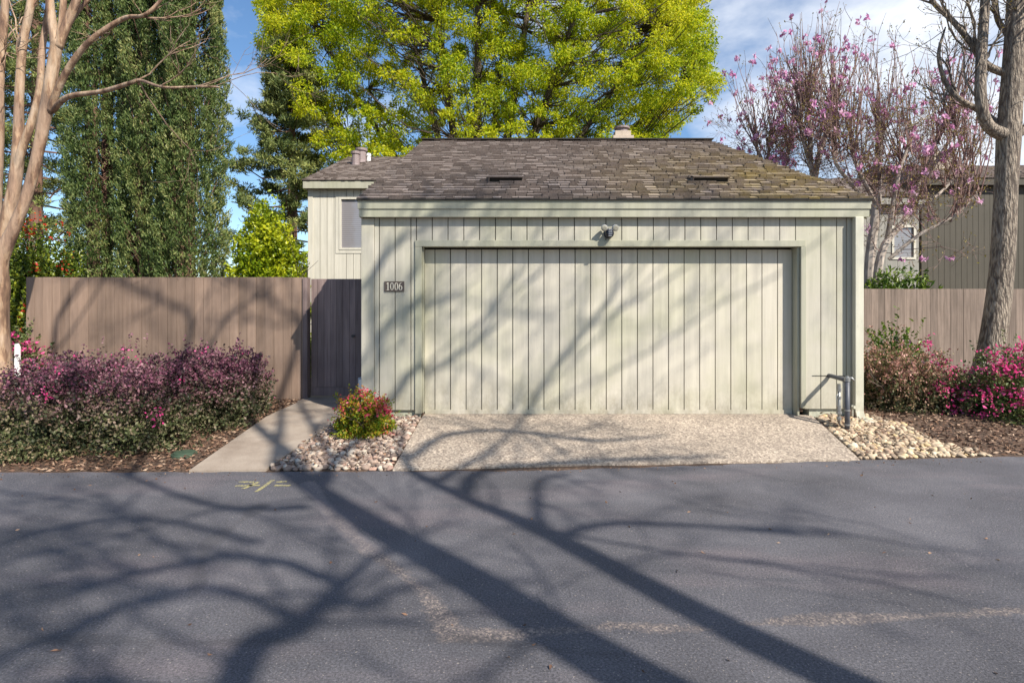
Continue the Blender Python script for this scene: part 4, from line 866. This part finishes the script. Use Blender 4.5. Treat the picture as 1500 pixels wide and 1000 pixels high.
# grey barked tree on the right
def right_tree():
    rng = np.random.default_rng(601); Y = 8.9; t = thing('street_tree', 'grey furrowed tree trunk with bare limbs at the right edge', 'tree', tuple(at(1432, 592, Y))[:2]+(-.05,)); b = MB(); tips = []
    main = [at(1405, 603, Y), at(1432, 570, Y), at(1450, 520, Y), at(1467, 400, Y), at(1474, 270, Y), at(1478, 195, Y), at(1484, 100, Y), at(1489, 0, Y), at(1495, -200, Y), at(1500, -380, Y)]
    main = [at(1425, 592, Y)-Vector((0, 0, .1))]+main[1:]
    Q, S = limb(b, main, [.25, .20, .178, .16, .15, .16, .14, .125, .09, .03], 14, 7)
    def L2(pts, rs, lv=3, nn=6):
        P = [at(*p[:2], Y+(p[2] if len(p) > 2 else 0)) for p in pts]; Q, S = limb(b, P, rs, 9, 6)
        for i in range(nn):
            k = int(rng.integers(5, len(Q)-1)); d = (Q[k+1]-Q[k]).normalized(); nd = (d+Vector(rng.normal(0, .8, 3))).normalized(); grow(b, Q[k], nd, rng.uniform(.5, 1.1), min(.018, S[k]*.5), lv-1, rng, tips, .25, .45, 5, (2, 4), .8, .6, 5, .0025)
        return Q
    L2([(1478, 200), (1448, 185, -.1), (1437, 150, -.15), (1437, 90, -.1), (1443, 0, 0), (1450, -150, .1)], [.11, .085, .08, .075, .065, .02])
    L2([(1472, 192), (1440, 165, .2), (1405, 145, .2), (1385, 120, .3), (1375, 80, .3), (1385, 40, .3)], [.06, .05, .04, .035, .028, .01])
    L2([(1480, 110), (1445, 95, .1), (1420, 60, .1), (1395, 30, .2), (1365, 0, .2), (1340, -60, .2)], [.06, .055, .045, .04, .035, .01])
    L2([(1480, 200), (1500, 190, 0), (1530, 160, 0), (1560, 90, 0)], [.08, .07, .05, .02])
    L2([(1483, 105), (1500, 60, -.1), (1530, 0, -.2)], [.07, .06, .04]); L2([(1486, 60), (1462, 30, .1), (1455, -20, .1), (1430, -120, .2)], [.05, .04, .035, .01])
    for i in range(5):
        k = int(rng.integers(45, len(Q)-4)); grow(b, Q[k], Vector(rng.normal(0, 1, 3))+Vector((0, 0, .8)), 1.1, .03, 3, rng, tips, .2, .4, 5, (2, 4), .8, .65)
    b.build('trunk', M['bark_grey'], t, True); C = np.array([tuple(p) for p, d, l in tips if l < 2]); C = np.repeat(C, 2, 0)+rng.normal(0, .03, (len(C)*2, 3))
    leaf_mesh('buds', C, rng.normal(size=C.shape), .045, .02, M['bud'], t, rng)
right_tree()
# crape myrtle at the left edge
def left_tree():
    rng = np.random.default_rng(602); Y = 7.3; t = thing('crape_myrtle', 'smooth tan multi stemmed tree at the left edge, bare of leaves', 'tree', tuple(at(-6, 600, Y))[:2]+(-.12,)); b = MB(); tips = []
    def A(pts, rs, nn=3, dy=0, k=12):
        P = [at(p[0], p[1], Y+dy+(p[2] if len(p) > 2 else 0)) for p in pts]; Q, S = limb(b, P, rs, k, 6)
        for i in range(nn):
            k_ = int(rng.integers(len(Q)//2, len(Q)-1)); d = (Q[k_+1]-Q[k_]).normalized(); grow(b, Q[k_], (d+Vector(rng.normal(0, .7, 3))).normalized(), rng.uniform(.5, 1.0), min(.012, S[k_]*.5), 2, rng, tips, .2, .4, 5, (2, 3), .8, .6, 5, .002)
    A([(-4, 620), (-4, 560), (-10, 480), (-8, 420), (0, 380), (20, 335), (38, 290), (54, 230), (66, 170), (76, 110), (84, 60)], [.185, .175, .165, .16, .095, .07, .062, .062, .072, .07, .066], 0)
    A([(-6, 420), (4, 350), (20, 280), (27, 215), (28, 150), (33, 70), (46, 0), (60, -120), (70, -260)], [.11, .085, .075, .068, .052, .048, .045, .03, .01], 3, .1)
    A([(18, 275), (30, 225), (46, 180), (58, 130, .1), (62, 70, .15), (72, 0, .2), (80, -140, .2)], [.05, .05, .046, .042, .038, .034, .01], 2, .08)
    A([(-8, 400), (-8, 300), (-2, 200), (0, 110), (8, 0), (15, -150)], [.11, .08, .06, .05, .045, .015], 3, .2)
    A([(82, 70), (76, 30), (70, -30), (60, -160), (40, -300)], [.06, .052, .045, .03, .01], 3); A([(84, 70), (100, 30), (118, -20), (140, -140), (170, -260)], [.06, .05, .045, .03, .01], 3); A([(86, 66), (92, 20), (95, -60), (100, -200)], [.045, .04, .03, .01], 2)
    A([(72, 165), (95, 110, -.1), (130, 62, -.2), (180, 28, -.2), (212, 22, -.3), (240, -5, -.3), (280, -60, -.3)], [.045, .04, .033, .028, .022, .018, .006], 5, k=8)
    A([(78, 162), (100, 142, -.2), (150, 134, -.3), (190, 122, -.4), (206, 118, -.4), (240, 128, -.5), (290, 127, -.5), (322, 128, -.5)], [.038, .032, .028, .024, .02, .016, .012, .008], 6, k=8)
    A([(95, 45), (120, 10, .2), (150, -20, .2), (200, -70, .2)], [.03, .025, .02, .008], 3, k=8)
    b.build('trunk', M['bark_tan'], t, True)
left_tree()

# bare street trees across the road, behind the camera: they cast the long shadows
def caster(S, h):
    return S+SUN*((h-S.z)/SUN.z)
def sg(px, py): return gp(px, py)
def sw(px, py, Y=GY): return at(px, py, Y)
def street_trees():
    rng = np.random.default_rng(701)
    t1 = thing('street_tree', 'twin stemmed bare tree standing across the road from the garage', 'tree', (4.9, -2.0, -.2), 'bare trees across the road'); b = MB(); tips = []
    def P(l): return [caster((sw(*p[:2]) if len(p) > 3 and p[3] == 'w' else sw(p[0], p[1], FY) if len(p) > 3 and p[3] == 'f' else sg(*p[:2])), p[2]) for p in l]
    def B(l, rs, nn, k=8, ln=(.8, 1.7), lv=2, r0=.02, up=.1):
        p = P(l) if not isinstance(l[0], Vector) else l; Q, S = limb(b, p, rs, k, 6, .007 if rs[0] < .08 else 0, rng)
        for i in range(nn):
            j = int(rng.integers(len(Q)//3, len(Q)-1)); d = (Q[j+1]-Q[j]).normalized(); grow(b, Q[j], (d+Vector(rng.normal(0, .8, 3))).normalized(), rng.uniform(*ln), min(r0, S[j]*.5), lv, rng, tips, up, .27, 5, (2, 3), .8, .65, 5, .004)
        return Q
    s2 = P([(945, 1000, 5.0), (690, 848, 6.6), (540, 765, 7.8), (455, 712, 8.9), (400, 680, 9.6)]); base = Vector((4.75, -2.0, -.25))
    B([base, base.lerp(s2[0], .5)+Vector((.02, .0, 0))]+s2, [.24, .17, .15, .14, .13, .11, .08], 5)
    s1 = P([(1240, 1000, 5.0), (1010, 890, 6.0), (790, 775, 7.2), (680, 728, 7.9), (590, 680, 8.8), (575, 640, 9.5)])
    B([base+Vector((.12, .05, 0)), base.lerp(s1[0], .45)+Vector((.12, 0, 0))]+s1, [.2, .13, .115, .105, .09, .065, .055, .035], 3)
    B([(800, 785, 7.15), (786, 750, 7.5), (790, 705, 8.0), (830, 692, 8.3)], [.05, .045, .04, .02], 2, ln=(.4, .8))
    B([(825, 790, 7.1), (850, 772, 7.3), (930, 764, 7.6), (1050, 772, 7.9), (1160, 779, 8.2), (1240, 782, 8.4)], [.05, .045, .038, .032, .034, .01], 5, ln=(.6, 1.4), r0=.012)
    B([(1050, 772, 7.9), (1200, 775, 8.3), (1350, 800, 8.6), (1500, 812, 8.9)], [.02, .016, .012, .008], 4, ln=(.6, 1.2), r0=.008)
    B([(900, 830, 6.8), (980, 812, 7.1), (1150, 830, 7.5), (1260, 870, 7.8)], [.02, .014, .01, .006], 3, ln=(.6, 1.2), r0=.008)
    B([(450, 742, 8.0), (380, 745, 8.0), (330, 742, 8.1), (270, 726, 8.3), (190, 697, 8.6), (100, 660, 8.9)], [.05, .04, .035, .035, .03, .02], 3)
    # over the path and up the garage front
    B([(455, 712, 8.9), (560, 600, 9.2, 'w'), (600, 548, 9.4, 'w'), (640, 528, 9.5, 'w'), (700, 490, 9.8, 'w'), (760, 440, 10.2, 'w')], [.07, .05, .055, .05, .035, .015], 8, ln=(.8, 1.6), r0=.02, lv=3)
    B([(640, 705, 8.3), (720, 660, 8.8), (775, 600, 9.2, 'w'), (820, 535, 9.5, 'w'), (880, 458, 9.9, 'w'), (915, 410, 10.2, 'w'), (918, 360, 10.5, 'w')], [.05, .04, .042, .045, .036, .026, .012], 8, ln=(.8, 1.6), r0=.016, lv=3)
    B([(540, 620, 9.2, 'w'), (560, 490, 9.8, 'w'), (610, 440, 10.2, 'w'), (700, 400, 10.5, 'w')], [.03, .04, .04, .02], 9, ln=(.8, 1.7), r0=.02, lv=3)
    B([(555, 520, 9.7, 'w'), (540, 420, 10.4, 'w'), (590, 350, 10.9, 'w'), (680, 310, 11.3, 'w'), (760, 250, 11.8, 'w')], [.035, .038, .038, .03, .015], 9, ln=(.9, 1.8), r0=.022, lv=3)
    B([(880, 458, 9.9, 'w'), (1000, 390, 10.4, 'w'), (1090, 320, 10.8, 'w')], [.02, .016, .008], 2, ln=(.5, 1), r0=.008)
    B([(590, 680, 8.8), (640, 650, 9.0), (730, 645, 9.1), (860, 655, 9.2), (960, 648, 9.3)], [.06, .055, .055, .05, .02], 9, ln=(.6, 1.5), r0=.018, lv=3)
    B([(680, 728, 7.9), (700, 690, 8.4), (800, 682, 8.7), (930, 676, 8.8), (1060, 672, 9.0)], [.07, .065, .06, .05, .02], 9, ln=(.6, 1.4), r0=.016, lv=3)
    B([(770, 610, 9.1, 'w'), (850, 560, 9.4, 'w'), (960, 500, 9.8, 'w'), (1080, 420, 10.2, 'w'), (1170, 375, 10.6, 'w'), (1270, 296, 11.0, 'w')], [.02, .018, .016, .014, .014, .008], 5, ln=(.5, 1.2), r0=.008, lv=3)
    B([(455, 712, 8.9), (425, 675, 9.3), (370, 640, 9.6), (320, 600, 9.9), (300, 540, 10.1, 'f'), (330, 470, 10.6, 'f'), (400, 420, 11.0, 'f')], [.09, .08, .06, .045, .032, .022, .012], 8, ln=(.8, 1.7), r0=.025, lv=3)
    B([(470, 716, 8.8), (480, 680, 9.1), (450, 640, 9.4), (430, 610, 9.7), (470, 540, 10.0, 'f')], [.07, .06, .05, .04, .02], 6, ln=(.7, 1.4), r0=.022, lv=3)
    # left: along the fence
    B([(400, 680, 9.6), (430, 520, 10.2, 'f'), (410, 450, 10.8, 'f'), (330, 400, 11.3, 'f')], [.06, .04, .03, .015], 7, ln=(.9, 1.7), r0=.025)
    B([(190, 697, 8.6), (270, 520, 9.6, 'f'), (240, 440, 10.3, 'f'), (150, 400, 10.8, 'f')], [.045, .035, .028, .015], 7, ln=(.9, 1.7), r0=.025)
    B([(100, 660, 8.9), (80, 520, 9.3, 'f'), (95, 450, 9.8, 'f'), (125, 400, 10.2, 'f')], [.03, .045, .035, .02], 3, ln=(.9, 1.7), r0=.025)
    b.build('trunk', M['bark_street'], t1)
    t2 = thing('street_tree', 'leaning bare tree standing across the road left of the twin stemmed one', 'tree', (2.2, -5.0, -.2), 'bare trees across the road'); b = MB()
    q = P([(330, 1040, 6.2), (440, 915, 6.8), (500, 858, 7.2), (545, 815, 7.6)]); base = Vector((2.2, -5.0, -.25))
    def B2(*a, **k):
        return B(*a, **k)
    B([base, base.lerp(q[0], .5)+Vector((-.3, .1, 0))]+q, [.24, .17, .085, .065, .045, .03], 6)
    B([(470, 885, 7.0), (530, 880, 7.2), (590, 862, 7.4), (640, 850, 7.6)], [.04, .035, .028, .012], 4, ln=(.6, 1.3))
    B([(500, 858, 7.2), (420, 822, 7.7), (330, 815, 7.9), (200, 840, 8.0), (90, 868, 8.1), (-20, 900, 8.2)], [.045, .045, .04, .038, .032, .02], 8, ln=(.8, 1.7), r0=.028)
    B([(545, 815, 7.6), (600, 790, 7.9), (640, 772, 8.1), (680, 765, 8.2)], [.04, .03, .02, .01], 3, ln=(.6, 1.2))
    B([(440, 915, 6.8), (330, 860, 7.2), (200, 880, 7.4), (90, 930, 7.4), (-20, 980, 7.5)], [.04, .035, .035, .03, .02], 8, ln=(.8, 1.6), r0=.028)
    B([(380, 795, 8.0), (230, 760, 8.4), (110, 770, 8.5), (0, 800, 8.7)], [.035, .035, .03, .02], 8, ln=(.8, 1.6), r0=.025)
    B([(300, 830, 8.0), (150, 740, 8.6), (0, 720, 8.9)], [.03, .025, .02], 5, ln=(.8, 1.6), r0=.022)
    B([(330, 1040, 6.2), (200, 1010, 6.5), (60, 1000, 6.8)], [.05, .04, .02], 5, ln=(.8, 1.4), r0=.025)
    b.build('trunk', M['bark_street'], t2)
street_trees()
